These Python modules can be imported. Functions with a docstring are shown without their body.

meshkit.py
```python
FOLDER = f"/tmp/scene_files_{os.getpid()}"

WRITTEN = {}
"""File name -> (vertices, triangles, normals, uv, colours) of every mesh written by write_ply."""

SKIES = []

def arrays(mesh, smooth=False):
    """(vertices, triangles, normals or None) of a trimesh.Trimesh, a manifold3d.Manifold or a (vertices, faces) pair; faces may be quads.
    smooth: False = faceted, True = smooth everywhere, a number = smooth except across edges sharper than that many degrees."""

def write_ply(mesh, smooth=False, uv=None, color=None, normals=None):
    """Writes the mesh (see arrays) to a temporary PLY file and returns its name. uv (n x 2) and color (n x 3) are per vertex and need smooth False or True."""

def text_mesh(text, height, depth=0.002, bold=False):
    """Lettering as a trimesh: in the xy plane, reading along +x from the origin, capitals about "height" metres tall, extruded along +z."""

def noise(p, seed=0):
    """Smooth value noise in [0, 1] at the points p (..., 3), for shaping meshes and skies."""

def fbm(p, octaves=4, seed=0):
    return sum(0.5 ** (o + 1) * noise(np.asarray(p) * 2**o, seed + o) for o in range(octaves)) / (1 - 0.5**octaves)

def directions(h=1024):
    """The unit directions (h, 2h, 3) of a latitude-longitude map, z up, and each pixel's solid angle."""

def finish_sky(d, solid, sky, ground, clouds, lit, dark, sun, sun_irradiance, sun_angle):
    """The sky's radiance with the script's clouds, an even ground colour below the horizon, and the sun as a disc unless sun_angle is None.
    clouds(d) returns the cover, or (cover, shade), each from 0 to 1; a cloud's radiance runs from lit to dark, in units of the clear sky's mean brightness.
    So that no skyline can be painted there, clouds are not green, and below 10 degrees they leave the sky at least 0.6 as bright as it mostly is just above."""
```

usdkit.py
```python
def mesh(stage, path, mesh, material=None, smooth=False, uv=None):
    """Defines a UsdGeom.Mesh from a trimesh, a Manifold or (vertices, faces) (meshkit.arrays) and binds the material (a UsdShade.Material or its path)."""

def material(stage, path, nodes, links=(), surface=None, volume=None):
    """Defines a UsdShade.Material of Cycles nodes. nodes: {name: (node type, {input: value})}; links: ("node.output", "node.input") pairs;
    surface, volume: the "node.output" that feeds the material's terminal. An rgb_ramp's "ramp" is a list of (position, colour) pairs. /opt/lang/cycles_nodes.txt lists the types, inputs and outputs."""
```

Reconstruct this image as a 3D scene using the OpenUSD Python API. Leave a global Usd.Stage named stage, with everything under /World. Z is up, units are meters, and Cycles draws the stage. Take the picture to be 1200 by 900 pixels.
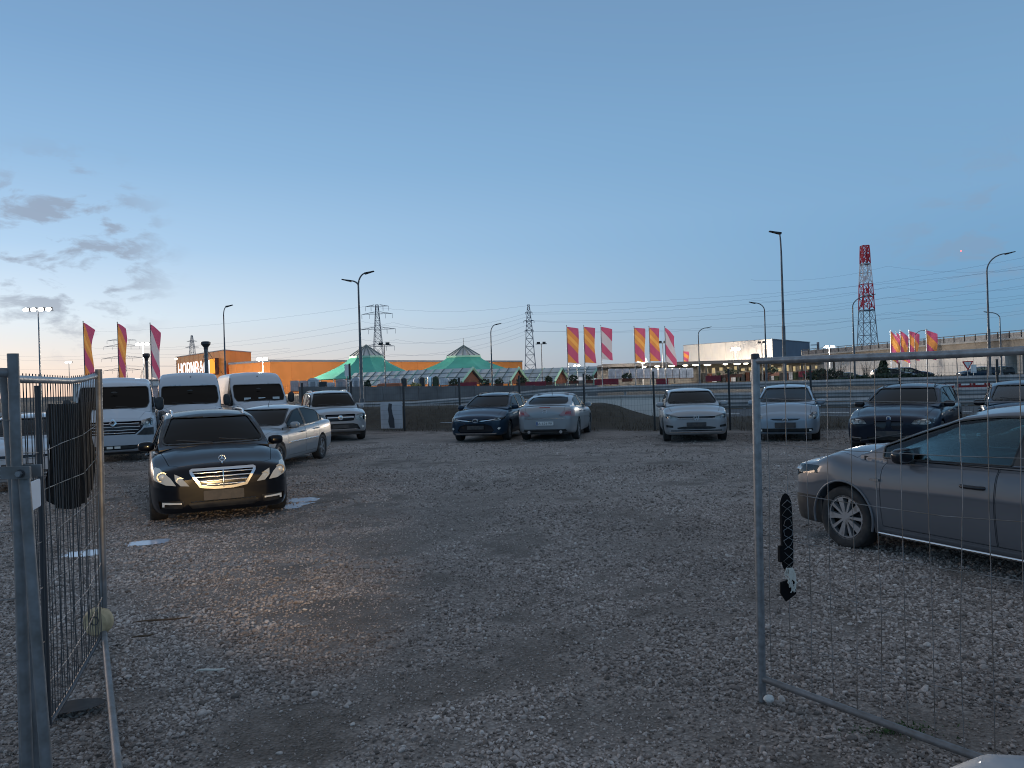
import math, random, sys
import numpy as np, trimesh, usdkit, meshkit
from manifold3d import Manifold, Mesh as MMesh, CrossSection
from scipy.interpolate import PchipInterpolator
from shapely.geometry import Polygon, box as sbox, LineString, MultiPolygon
from shapely import affinity
from shapely.ops import unary_union
from pxr import Usd, UsdGeom, UsdLux, UsdShade, Gf, Sdf, Vt

random.seed(7)
RNG = np.random.default_rng(7)
stage = Usd.Stage.CreateInMemory()
UsdGeom.Xform.Define(stage, '/World')

# ---------------------------------------------------------------- camera, sky, sun, exposure
ROLL = math.radians(1.8)
FPX = 900.0
EYE = 1.8
SR, CR = math.sin(ROLL), math.cos(ROLL)
_p = math.atan(2 / FPX)
_f = np.array([0, math.cos(_p), -math.sin(_p)])
_r = np.array([CR, 0, -SR])
_u = np.cross(_r, _f)
_r = np.cross(_f, _u)
_M = np.eye(4)
_M[0, :3] = _r / np.linalg.norm(_r); _M[1, :3] = _u / np.linalg.norm(_u); _M[2, :3] = -_f; _M[3, :3] = [0, 0, EYE]
cam = UsdGeom.Camera.Define(stage, '/World/camera')
cam.AddTransformOp().Set(Gf.Matrix4d(_M.tolist()))
cam.CreateHorizontalApertureAttr(36.0)
cam.CreateFocalLengthAttr(27.0)
cam.CreateClippingRangeAttr(Gf.Vec2f(0.05, 20000))
cam.GetPrim().CreateAttribute('exposure', Sdf.ValueTypeNames.Float).Set(0.2)
SUN_AZ = math.radians(-50)          # afterglow to the left of the frame
SUN_EL = math.radians(2.0)
HEAD_I, HEAD_PITCH, HEAD_YAW = 430.0, 7.5, -65.0   # the lit headlamp of the pale car beside the camera
HALL_I = 26000.0                                # the lit floodlight before the white hall


def clouds_and_gradient():
    """Dusk sky: the physical sky, graded to the blue hour, brighter and warmer towards the afterglow, with a few clouds."""
    L = [(0.0, (.74, .56, .47)), (.035, (.75, .65, .60)), (.09, (.62, .69, .76)), (.17, (.365, .52, .69)), (.27, (.225, .39, .58)), (.38, (.155, .30, .49)), (.5, (.14, .25, .40)), (.68, (.21, .265, .34)), (1, (.25, .262, .285))]
    R = [(0.0, (.095, .25, .41)), (.1, (.12, .275, .46)), (.2, (.155, .31, .495)), (.3, (.145, .295, .475)), (.45, (.125, .245, .405)), (.66, (.20, .26, .34)), (1, (.25, .262, .285))]
    n = {
        'tc': ('texture_coordinate', {}),
        'xyz': ('separate_xyz', {}),
        'e': ('math', {'math_type': 'maximum', 'value2': 0.0}),
        'L': ('rgb_ramp', {'ramp': L}), 'R': ('rgb_ramp', {'ramp': R}),
        'ax': ('math', {'math_type': 'multiply', 'value2': math.sin(SUN_AZ)}),
        'ay': ('math', {'math_type': 'multiply_add', 'value2': math.cos(SUN_AZ)}),
        't': ('map_range', {'from_min': 0.05, 'from_max': 0.97, 'to_min': 0.0, 'to_max': 1.0, 'clamp': True}),
        't2': ('math', {'math_type': 'power', 'value2': 1.9}),
        'grad': ('mix', {}),
        'sky': ('sky_texture', {'sky_type': 'single_scattering', 'sun_disc': False, 'sun_elevation': SUN_EL, 'sun_rotation': SUN_AZ, 'air_density': 1.0, 'aerosol_density': 0.3, 'ozone_density': 4.0}),
        'skys': ('mix', {'mix_type': 'multiply', 'fac': 1.0, 'color2': (.045, .045, .045)}),
        'base': ('mix', {'mix_type': 'add', 'fac': 1.0}), 'hs': ('hsv', {'saturation': .95, 'value': 1.0}),
        # clouds: noise stretched along the horizon, kept to two parts of the sky
        'cm': ('mapping', {'scale': (9.0, 9.0, 20.0), 'location': (3.4, .2, 1.3)}),
        'cn': ('noise_texture', {'scale': 1.9, 'detail': 6.0, 'roughness': 0.6, 'distortion': .3}),
        'cr': ('map_range', {'from_min': .49, 'from_max': .60, 'to_min': 0.0, 'to_max': 1.0, 'clamp': True}),
        'vd1': ('vector_math', {'math_type': 'distance', 'vector2': CLOUD1}),
        'm1': ('map_range', {'range_type': 'smoothstep', 'from_min': .14, 'from_max': .05, 'to_min': 0.0, 'to_max': 1.0, 'clamp': True}),
        'vd2': ('vector_math', {'math_type': 'distance', 'vector2': CLOUD2}),
        'm2': ('map_range', {'range_type': 'smoothstep', 'from_min': .15, 'from_max': .02, 'to_min': 0.0, 'to_max': .4, 'clamp': True}),
        'mm': ('math', {'math_type': 'maximum'}),
        'cf': ('math', {'math_type': 'multiply', 'use_clamp': True}),
        'cf2': ('math', {'math_type': 'multiply', 'value2': 0.66}),
        'cc': ('mix', {'mix_type': 'mix', 'color2': (.245, .275, .345)}),
        'bg': ('background_shader', {'strength': 1.0}),
    }
    l = [('tc.generated', 'xyz.vector'), ('xyz.z', 'e.value1'), ('e.value', 'L.fac'), ('e.value', 'R.fac'),
         ('xyz.x', 'ax.value1'), ('xyz.y', 'ay.value1'), ('ax.value', 'ay.value3'), ('ay.value', 't.value'), ('t.result', 't2.value1'),
         ('t2.value', 'grad.fac'), ('R.color', 'grad.color1'), ('L.color', 'grad.color2'), ('sky.color', 'skys.color1'),
         ('grad.color', 'base.color1'), ('skys.color', 'base.color2'),
         ('tc.generated', 'cm.vector'), ('cm.vector', 'cn.vector'), ('cn.fac', 'cr.value'),
         ('tc.generated', 'vd1.vector1'), ('vd1.value', 'm1.value'), ('tc.generated', 'vd2.vector1'), ('vd2.value', 'm2.value'),
         ('m1.result', 'mm.value1'), ('m2.result', 'mm.value2'), ('mm.value', 'cf.value1'), ('cr.result', 'cf.value2'), ('cf.value', 'cf2.value1'),
         ('cf2.value', 'cc.fac'), ('base.color', 'hs.color'), ('hs.color', 'cc.color1'), ('cc.color', 'bg.color')]
    return n, l


def uv(px, py):
    dx, dy = px - 600, py - 450
    return CR * dx - SR * dy, SR * dx + CR * dy


def P(px, py, Y):
    u, v = uv(px, py)
    return np.array([u / FPX * Y, Y, EYE - (v + 2) / FPX * Y])


def G(px, py, z=0.0):
    u, v = uv(px, py)
    Y = FPX * (EYE - z) / (v + 2)
    return np.array([u / FPX * Y, Y, z])


def _dir(px, py):
    d = P(px, py, 1.0) - [0, 0, EYE]
    return tuple(d / np.linalg.norm(d))


CLOUD1, CLOUD2 = _dir(75, 298), _dir(1160, 285)
_n, _l = clouds_and_gradient()
usdkit.material(stage, '/World/Looks/dusk_sky', _n, _l, surface='bg.background')
dome = UsdLux.DomeLight.Define(stage, '/World/sky')
UsdShade.MaterialBindingAPI.Apply(dome.GetPrim()).Bind(UsdShade.Material.Get(stage, '/World/Looks/dusk_sky'))
dome.GetPrim().SetCustomDataByKey('kind', 'structure')
sun = UsdLux.DistantLight.Define(stage, '/World/afterglow')
sun.CreateIntensityAttr(0.10); sun.CreateAngleAttr(14.0); sun.CreateNormalizeAttr(True); sun.CreateColorAttr(Gf.Vec3f(1.0, .72, .52))
sun.AddRotateXYZOp().Set(Gf.Vec3f(90 - math.degrees(SUN_EL) - 3, 0, 180 - math.degrees(SUN_AZ)))

# ---------------------------------------------------------------- helpers
_used = {}


def numbered(parent, name):
    k = (parent, name)
    i = _used.get(k, 0)
    _used[k] = i + 1
    return name if i == 0 else f'{name}_{i:03d}'


def tag(prim, label=None, cat=None, group=None, kind=None):
    for k, v in (('label', label), ('category', cat), ('group', group), ('kind', kind)):
        if v:
            prim.SetCustomDataByKey(k, v)


def xf(prim, loc, rz=0.0, extra=None):
    x = UsdGeom.Xformable(prim)
    x.AddTranslateOp().Set(Gf.Vec3d(*map(float, loc)))
    if rz:
        x.AddRotateZOp().Set(float(rz))
    if extra:
        x.AddRotateXYZOp().Set(Gf.Vec3f(*extra))


def thing(name, label, cat, loc=(0, 0, 0), rz=0.0, group=None, extra=None):
    path = '/World/' + numbered('/World', name)
    x = UsdGeom.Xform.Define(stage, path)
    xf(x, loc, rz, extra)
    tag(x.GetPrim(), label, cat, group)
    return path


def holder(parent, name, loc=(0, 0, 0), rz=0.0, label=None):
    path = parent + '/' + numbered(parent, name)
    x = UsdGeom.Xform.Define(stage, path)
    xf(x, loc, rz)
    tag(x.GetPrim(), label)
    return path


def part(parent, name, mesh, mat, smooth=30, label=None, kind=None, uv=None):
    if mesh is None:
        return None
    if isinstance(mesh, list):
        mesh = [m for m in mesh if m is not None]
        if not mesh:
            return None
        mesh = trimesh.util.concatenate([as_tm(m) for m in mesh])
    if isinstance(mesh, Manifold) and mesh.num_tri() == 0:
        return None
    if smooth in (40, 50):
        smooth = True
    if isinstance(mesh, trimesh.Trimesh) and len(mesh.faces) <= 12 and smooth is not True:
        smooth = False
    path = parent + '/' + numbered(parent, name)
    m = usdkit.mesh(stage, path, mesh, '/World/Looks/' + mat, smooth=smooth, uv=uv)
    tag(m.GetPrim(), label, None, None, kind)
    return path


def top(name, mesh, mat, label=None, cat=None, group=None, kind=None, smooth=30, uv=None):
    path = part('/World', name, mesh, mat, smooth, uv=uv)
    tag(stage.GetPrimAtPath(path), label, cat, group, kind)
    return path


def copy_of(src, label, loc, rz=0.0, group=None):
    base = src.rsplit('/', 1)[1]
    base = base[:-4] if base[-4:-3] == '_' and base[-3:].isdigit() else base
    was = stage.GetPrimAtPath(src).GetCustomData()
    p = thing(base, label, was.get('category'), loc, rz, group or was.get('group'))
    pr = stage.GetPrimAtPath(p)
    pr.GetReferences().AddInternalReference(src)
    pr.SetInstanceable(True)
    return p


def as_tm(m):
    if isinstance(m, Manifold):
        a = m.to_mesh()
        return trimesh.Trimesh(a.vert_properties[:, :3], a.tri_verts, process=False)
    if isinstance(m, tuple):
        v, f, _ = meshkit.arrays(m)
        return trimesh.Trimesh(v, f, process=False)
    return m


def bx(cx, cy, cz, sx, sy, sz, rz=0.0):
    m = trimesh.creation.box([sx, sy, sz])
    if rz:
        m.apply_transform(trimesh.transformations.rotation_matrix(rz, [0, 0, 1]))
    m.apply_translation([cx, cy, cz])
    return m


def tube(pts, r, n=8, caps=True):
    p = np.asarray(pts, float)
    t = np.gradient(p, axis=0)
    t /= np.linalg.norm(t, axis=1, keepdims=True) + 1e-12
    a = np.cross(t[0], [0, 0, 1.0])
    if np.linalg.norm(a) < .2:
        a = np.cross(t[0], [1.0, 0, 0])
    A = []
    for k in range(len(p)):
        a = a - t[k] * (a @ t[k]); a = a / np.linalg.norm(a); A.append(a)
    A = np.array(A); B = np.cross(t, A)
    ang = np.arange(n) * 2 * np.pi / n
    r = np.broadcast_to(r, (len(p),))[:, None, None]
    v = p[:, None] + r * (np.cos(ang)[None, :, None] * A[:, None] + np.sin(ang)[None, :, None] * B[:, None])
    i, j = np.meshgrid(np.arange(len(p) - 1), np.arange(n), indexing='ij')
    f = np.stack([i * n + j, i * n + (j + 1) % n, (i + 1) * n + (j + 1) % n, (i + 1) * n + j], -1).reshape(-1, 4)
    f = np.vstack([f[:, [0, 1, 2]], f[:, [0, 2, 3]]])
    V = v.reshape(-1, 3)
    if caps:
        e = len(V)
        c = np.array([[e, e + k + 1, e + k] for k in range(1, n - 1)])
        f = np.vstack([f, c, np.array([[e + n, e + n + k, e + n + k + 1] for k in range(1, n - 1)])])
        V = np.vstack([V, V[:n], V[-n:]])
    return trimesh.Trimesh(V, f, process=False)


def sphere(c, r, sub=1, sc=(1, 1, 1)):
    m = trimesh.creation.icosphere(sub, 1.0)
    m.apply_scale(np.array(sc) * r); m.apply_translation(c)
    return m


def lathe(prof, n=32, axis='z'):
    """prof: list of (r, h); closed ring profile revolved about the axis."""
    pr = np.asarray(prof, float)
    m, ang = len(pr), np.arange(n) * 2 * np.pi / n
    v = np.stack([np.outer(np.cos(ang), pr[:, 0]), np.outer(np.sin(ang), pr[:, 0]), np.tile(pr[:, 1], (n, 1))], -1).reshape(-1, 3)
    i, j = np.meshgrid(np.arange(n), np.arange(m - 1), indexing='ij')
    a, b = i * m + j, ((i + 1) % n) * m + j
    f = np.stack([a, b, b + 1, a + 1], -1).reshape(-1, 4)
    if axis == 'y':
        v = v[:, [0, 2, 1]] * [1, -1, 1]
    return trimesh.Trimesh(v, np.vstack([f[:, [0, 1, 2]], f[:, [0, 2, 3]]]), process=False)


def prism(poly, axis, lo, hi):
    """A shapely polygon in (y,z) / (x,z) / (x,y) pushed along axis x / y / z from lo to hi, as a Manifold."""
    out = []
    for g in getattr(poly, 'geoms', [poly]):
        if g.is_empty or g.area < 1e-6:
            continue
        g = Polygon(g.exterior, g.interiors)
        rings = [np.array(g.exterior.coords)[:-1]] + [np.array(i.coords)[:-1] for i in g.interiors]
        cs = CrossSection([r.tolist() for r in rings], fillrule=__import__('manifold3d').FillRule.EvenOdd)
        m = Manifold.extrude(cs, hi - lo).translate([0, 0, lo])
        out.append(m)
    if not out:
        return Manifold()
    m = out[0]
    for o in out[1:]:
        m = m + o
    if axis == 'x':      # (y,z) -> x : (a,b,c) -> (c,a,b)
        m = m.transform(np.array([[0, 0, 1, 0], [1, 0, 0, 0], [0, 1, 0, 0]], float))
    elif axis == 'y':    # (x,z) -> y : (a,b,c) -> (a,c,b), mirrored so that it stays outward
        m = m.transform(np.array([[1, 0, 0, 0], [0, 0, 1, 0], [0, 1, 0, 0]], float))
    return m


def plate(poly, axis, lo, hi):
    return as_tm(prism(poly, axis, lo, hi))


def sstep(a, b, x):
    t = np.clip((np.asarray(x, float) - a) / (b - a), 0, 1)
    return t * t * (3 - 2 * t)


# ---------------------------------------------------------------- materials
def mat(name, color, rough=.5, metal=0.0, c2=None, scale=4.0, detail=4.0, lo=.4, hi=.6, bump=0.0, bscale=None, spec=.5, coat=0.0, rough2=None, **kw):
    n = {'p': ('principled_bsdf', {'base_color': color, 'roughness': rough, 'metallic': metal, 'specular_ior_level': spec, 'coat_weight': coat, **kw})}
    l = []
    if c2 is not None or bump or rough2 is not None:
        n['g'] = ('geometry', {})
        n['n'] = ('noise_texture', {'scale': scale, 'detail': detail, 'roughness': .6})
        n['m'] = ('map_range', {'from_min': lo, 'from_max': hi, 'to_min': 0.0, 'to_max': 1.0, 'clamp': True})
        l += [('g.position', 'n.vector'), ('n.fac', 'm.value')]
    if c2 is not None:
        n['c'] = ('mix', {'color1': color, 'color2': c2})
        l += [('m.result', 'c.fac'), ('c.color', 'p.base_color')]
    if rough2 is not None:
        n['r'] = ('map_range', {'from_min': 0.0, 'from_max': 1.0, 'to_min': rough, 'to_max': rough2})
        l += [('m.result', 'r.value'), ('r.result', 'p.roughness')]
    if bump:
        n['bn'] = ('noise_texture', {'scale': bscale or scale * 4, 'detail': 3.0})
        n['b'] = ('bump', {'strength': 1.0, 'distance': bump})
        l += [('g.position', 'bn.vector'), ('bn.fac', 'b.height'), ('b.normal', 'p.normal')]
    usdkit.material(stage, '/World/Looks/' + name, n, l, surface='p.BSDF')
    return name


def emit(name, color, strength):
    usdkit.material(stage, '/World/Looks/' + name, {'e': ('emission', {'color': color, 'strength': strength})}, [], surface='e.emission')
    return name


def paint(name, color, metal=.35, rough=.32, dust=.5, dirt=(.10, .085, .07), coat=.8, sp=.3):
    """Car paint under a clear coat, with road grime low on the body and a thin uneven film of dust."""
    n = {'p': ('principled_bsdf', {'metallic': metal, 'coat_weight': coat, 'coat_roughness': .05, 'coat_ior': 1.38, 'specular_ior_level': sp}),
         'g': ('geometry', {}), 'x': ('separate_xyz', {}),
         'n': ('noise_texture', {'scale': 2.2, 'detail': 7.0, 'roughness': .65}),
         'n2': ('noise_texture', {'scale': 26.0, 'detail': 5.0, 'roughness': .7}),
         'h': ('map_range', {'from_min': .12, 'from_max': .75, 'to_min': .75, 'to_max': .06, 'clamp': True}),
         'k': ('math', {'math_type': 'multiply'}), 'k1': ('math', {'math_type': 'multiply', 'value2': dust * 2.4}),
         'k2': ('math', {'math_type': 'multiply', 'use_clamp': True}),
         'c': ('mix', {'color1': color, 'color2': dirt}),
         'r': ('map_range', {'from_min': 0.0, 'from_max': .6, 'to_min': rough, 'to_max': .75, 'clamp': True}),
         'cw': ('map_range', {'from_min': 0.0, 'from_max': .5, 'to_min': coat, 'to_max': .15 * coat, 'clamp': True})}
    l = [('g.position', 'x.vector'), ('x.z', 'h.value'), ('g.position', 'n.vector'), ('g.position', 'n2.vector'),
         ('n.fac', 'k.value1'), ('n2.fac', 'k.value2'), ('k.value', 'k1.value1'), ('k1.value', 'k2.value1'), ('h.result', 'k2.value2'),
         ('k2.value', 'c.fac'), ('c.color', 'p.base_color'), ('k2.value', 'r.value'), ('r.result', 'p.roughness'), ('k2.value', 'cw.value'), ('cw.result', 'p.coat_weight')]
    usdkit.material(stage, '/World/Looks/' + name, n, l, surface='p.BSDF')
    return name


def glass(name, tint, gl=1.0):
    usdkit.material(stage, '/World/Looks/' + name, {
        't': ('transparent_bsdf', {'color': tint}), 'g': ('glossy_bsdf', {'color': (gl, gl, gl), 'roughness': 0.015}),
        'f': ('fresnel', {'IOR': 1.5}), 'm': ('mix_closure', {})},
        [('f.fac', 'm.fac'), ('t.BSDF', 'm.closure1'), ('g.BSDF', 'm.closure2')], surface='m.closure')
    return name


paint('paint_black', (.003, .0036, .0055), .0, .25, .06, coat=.32, sp=.15)
paint('paint_silver', (.26, .27, .28), .5, .34, .35)
paint('paint_silver_pale', (.30, .305, .315), .45, .34, .35)
paint('paint_iceblue', (.25, .30, .35), .45, .34, .35)
paint('paint_grey', (.118, .124, .138), .22, .34, .2)
paint('paint_navy', (.005, .008, .016), .1, .26, .08, coat=.38, sp=.15)
paint('paint_teal', (.010, .024, .042), .2, .28, .12, coat=.5, sp=.2)
paint('paint_white', (.44, .46, .49), .0, .4, .35)
paint('paint_dark', (.01, .01, .012), .2, .35, .6)
paint('paint_pale_blue', (.17, .205, .25), .0, .5, .3, coat=.12, sp=.2)
paint('paint_red', (.25, .01, .012), .1, .35, .4)
glass('car_glass', (.22, .26, .27), .55); glass('car_glass_clear', (.60, .67, .67), .55); glass('hatch_glass', (.62, .76, .76), 1.0); glass('lamp_lens', (.85, .87, .88))
usdkit.material(stage, '/World/Looks/lamp_frost', {'t': ('transparent_bsdf', {'color': (.8, .8, .78)}), 'd': ('diffuse_bsdf', {'color': (.85, .80, .70)}), 'g': ('glossy_bsdf', {'roughness': .05}), 'f': ('fresnel', {'IOR': 1.45}), 'a': ('mix_closure', {'fac': .5}), 'm': ('mix_closure', {})},
    [('t.BSDF', 'a.closure1'), ('d.BSDF', 'a.closure2'), ('f.fac', 'm.fac'), ('a.closure', 'm.closure1'), ('g.BSDF', 'm.closure2')], surface='m.closure')
glass('dark_glass', (.07, .08, .09), .42)
mat('rubber', (.018, .018, .019), .75, c2=(.05, .045, .04), scale=14, lo=.45, hi=.75)
mat('black_plastic', (.016, .016, .018), .55, c2=(.035, .033, .03), scale=9)
mat('gloss_black', (.008, .008, .010), .15)
mat('alloy', (.42, .42, .43), .35, .8, c2=(.20, .18, .16), scale=12, lo=.5, hi=.75)
mat('dark_metal', (.06, .06, .065), .5, .6)
mat('chrome', (.72, .72, .73), .16, 1.0)
mat('lamp_silver', (.82, .78, .70), .38, .25, coat=.6)
mat('lamp_red', (.22, .008, .010), .18, coat=1.0)
mat('lamp_amber', (.55, .20, .03), .25, coat=1.0)
mat('lamp_red_clear', (.26, .17, .18), .35, .1, coat=.4)
mat('interior', (.018, .018, .020), .8)
mat('seat_fabric', (.035, .036, .04), .9, bump=.004, scale=30)
mat('plate_white', (.62, .62, .60), .4)
mat('plate_back', (.030, .030, .032), .5, c2=(.06, .05, .045), scale=10)
mat('plate_ink', (.02, .02, .025), .5)
mat('badge_blue', (.03, .09, .28), .3)
mat('galvanised', (.30, .315, .33), .42, .75, c2=(.20, .205, .215), scale=22, lo=.35, hi=.65, bump=.0012, bscale=60)
mat('galvanised_old', (.22, .225, .235), .55, .6, c2=(.13, .125, .12), scale=9, lo=.35, hi=.7, bump=.0012, bscale=60)
mat('wire_steel', (.26, .265, .275), .45, .7, c2=(.16, .14, .12), scale=7)
mat('wire_dark', (.06, .062, .065), .6, .3)
mat('rail_steel', (.36, .36, .362), .55, .25, c2=(.24, .235, .23), scale=2.2, lo=.35, hi=.7)
mat('lamp_post', (.17, .175, .185), .5, .5, c2=(.11, .11, .115), scale=3)
mat('dark_post', (.022, .024, .026), .6)
mat('concrete', (.36, .35, .335), .9, c2=(.24, .23, .215), scale=.9, detail=8, lo=.35, hi=.68, bump=.01, bscale=9)
mat('concrete_pale', (.72, .66, .60), .9, c2=(.58, .53, .48), scale=.35, detail=8, lo=.35, hi=.72, bump=.01, bscale=6)
mat('concrete_brown', (.31, .265, .215), .9, c2=(.18, .15, .12), scale=.5, detail=8, lo=.3, hi=.7)
mat('concrete_wet', (.17, .165, .165), .8, c2=(.11, .105, .105), scale=.5, detail=8)
mat('asphalt', (.055, .055, .058), .55, c2=(.085, .083, .08), scale=1.3, detail=8, bump=.004, bscale=80)
mat('road_paint', (.7, .7, .68), .7, c2=(.4, .4, .39), scale=6)
mat('orange_cladding', (.95, .30, .055), .6, c2=(.88, .27, .045), scale=.15)
mat('grey_cladding', (.30, .31, .33), .6, c2=(.25, .26, .28), scale=.2)
mat('white_cladding', (.82, .77, .70), .85, c2=(.68, .66, .64), scale=.1)
mat('blue_cladding', (.10, .13, .18), .6, c2=(.085, .11, .155), scale=.15)
mat('green_tent', (.075, .39, .285), .6, c2=(.06, .32, .235), scale=.25, detail=5)
mat('green_trim', (.30, .52, .40), .6)
mat('brown_board', (.14, .055, .035), .8, c2=(.10, .04, .025), scale=.8)
mat('roof_glazing', (.46, .49, .50), .35, c2=(.34, .37, .38), scale=.35, lo=.3, hi=.7)
mat('roof_rib', (.17, .20, .19), .6)
mat('lantern_glazing', (.52, .51, .48), .4, c2=(.40, .395, .37), scale=.5)
mat('white_film', (.62, .62, .64), .4, c2=(.45, .45, .47), scale=1.6, bump=.02, bscale=5)
mat('pink_film', (.55, .44, .42), .5, c2=(.45, .34, .33), scale=1.6)
mat('red_banner', (.26, .03, .045), .7, c2=(.20, .02, .035), scale=.8)
mat('dark_tarp', (.03, .035, .04), .6)
mat('terracotta', (.38, .13, .07), .8)
mat('yellow_bits', (.35, .30, .10), .8)
mat('leaf_dark', (.03, .05, .03), .8, c2=(.05, .07, .035), scale=2.5)
mat('twig', (.06, .045, .035), .9)
mat('pylon_steel', (.17, .20, .25), .6, .2)
mat('pylon_red', (.55, .05, .08), .6); mat('pylon_white', (.72, .68, .70), .6)
mat('cable', (.22, .30, .42), .6)
mat('sign_white', (.75, .74, .72), .4); mat('sign_red', (.55, .03, .03), .4); mat('sign_grey', (.30, .31, .32), .4)
mat('board_white', (.55, .57, .60), .45, c2=(.40, .43, .47), scale=1.4, lo=.35, hi=.7)
mat('board_stain', (.05, .055, .065), .6)
mat('tag_white', (.60, .62, .66), .45)
mat('foot_beige', (.55, .42, .25), .75, c2=(.42, .31, .18), scale=16, bump=.003, bscale=70)
mat('cloth_black', (.007, .007, .008), .9, bump=.004, scale=20, spec=.12)
mat('cord_white', (.58, .56, .50), .8)
mat('stone_white', (.62, .61, .58), .8, bump=.004, scale=20)
mat('moss', (.045, .10, .025), .9, c2=(.03, .06, .02), scale=30)
mat('wood_twig', (.10, .065, .04), .9)
mat('dead_grass', (.10, .075, .045), .95, c2=(.06, .045, .03), scale=3)
mat('film_sheet', (.45, .46, .48), .35, c2=(.32, .33, .35), scale=3)
emit('lamp_cold', (.93, .97, 1.0), 9.0); emit('lamp_warm', (1.0, .80, .50), 14.0); emit('lamp_soft', (1.0, .90, .70), 4.0)
emit('sign_letters', (.95, .97, 1.0), 1.6); emit('sign_orange', (1.0, .36, .05), 1.3); emit('tail_lit', (.9, .05, .05), .35); emit('obstruction', (1.0, .15, .12), 2.5)
emit('shop_glow', (1.0, .78, .42), .45)
usdkit.material(stage, '/World/Looks/water', {'p': ('principled_bsdf', {'base_color': (.46, .49, .56), 'roughness': .12, 'ior': 1.33, 'specular_ior_level': .6}), 'g': ('geometry', {}),
    'n': ('noise_texture', {'scale': 9.0, 'detail': 3.0}), 'b': ('bump', {'strength': .25, 'distance': .004})},
    [('g.position', 'n.vector'), ('n.fac', 'b.height'), ('b.normal', 'p.normal')], surface='p.BSDF')


def flag_material(name, stops):
    usdkit.material(stage, '/World/Looks/' + name, {
        't': ('texture_coordinate', {}), 's': ('separate_xyz', {}), 'a': ('math', {'math_type': 'multiply_add', 'value2': .30}),
        'r': ('rgb_ramp', {'ramp': stops, 'interpolate': False}), 'd': ('diffuse_bsdf', {}), 'tr': ('translucent_bsdf', {}), 'm': ('mix_closure', {'fac': .4})},
        [('t.UV', 's.vector'), ('s.x', 'a.value1'), ('s.y', 'a.value3'), ('a.value', 'r.fac'), ('r.color', 'd.color'), ('r.color', 'tr.color'), ('d.BSDF', 'm.closure1'), ('tr.BSDF', 'm.closure2')], surface='m.closure')


PINK, ORG, WHT = (.52, .11, .20), (.74, .30, .095), (.58, .54, .57)
flag_material('flag_orange', [(0, ORG), (.26, ORG), (.261, PINK), (.56, PINK), (.561, ORG), (.70, (.88, .44, .12)), (.82, ORG), (.985, ORG), (.986, PINK), (1, PINK)])
flag_material('flag_orange_deep', [(0, PINK), (.12, PINK), (.121, ORG), (.24, ORG), (.241, PINK), (.54, PINK), (.541, ORG), (.90, ORG), (.901, PINK), (1, PINK)])
flag_material('flag_white', [(0, WHT), (.22, WHT), (.221, PINK), (.52, PINK), (.521, WHT), (.90, WHT), (.901, PINK), (1, PINK)])

# ---------------------------------------------------------------- ground
FA, FT, FN = np.array([-4.29, 30.30]), np.array([.911, -.4126]), np.array([.4126, .911])   # far wire fence: a point, along, behind


def fsd(s, d):
    return FA + np.asarray(s)[..., None] * FT + np.asarray(d)[..., None] * FN


PUDDLES = [(np.array([-3.46, 12.5, 0]), .30, .85, 5), (G(176, 635), .30, .17, 20), (G(99, 648), .26, .34, 10)]


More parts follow.
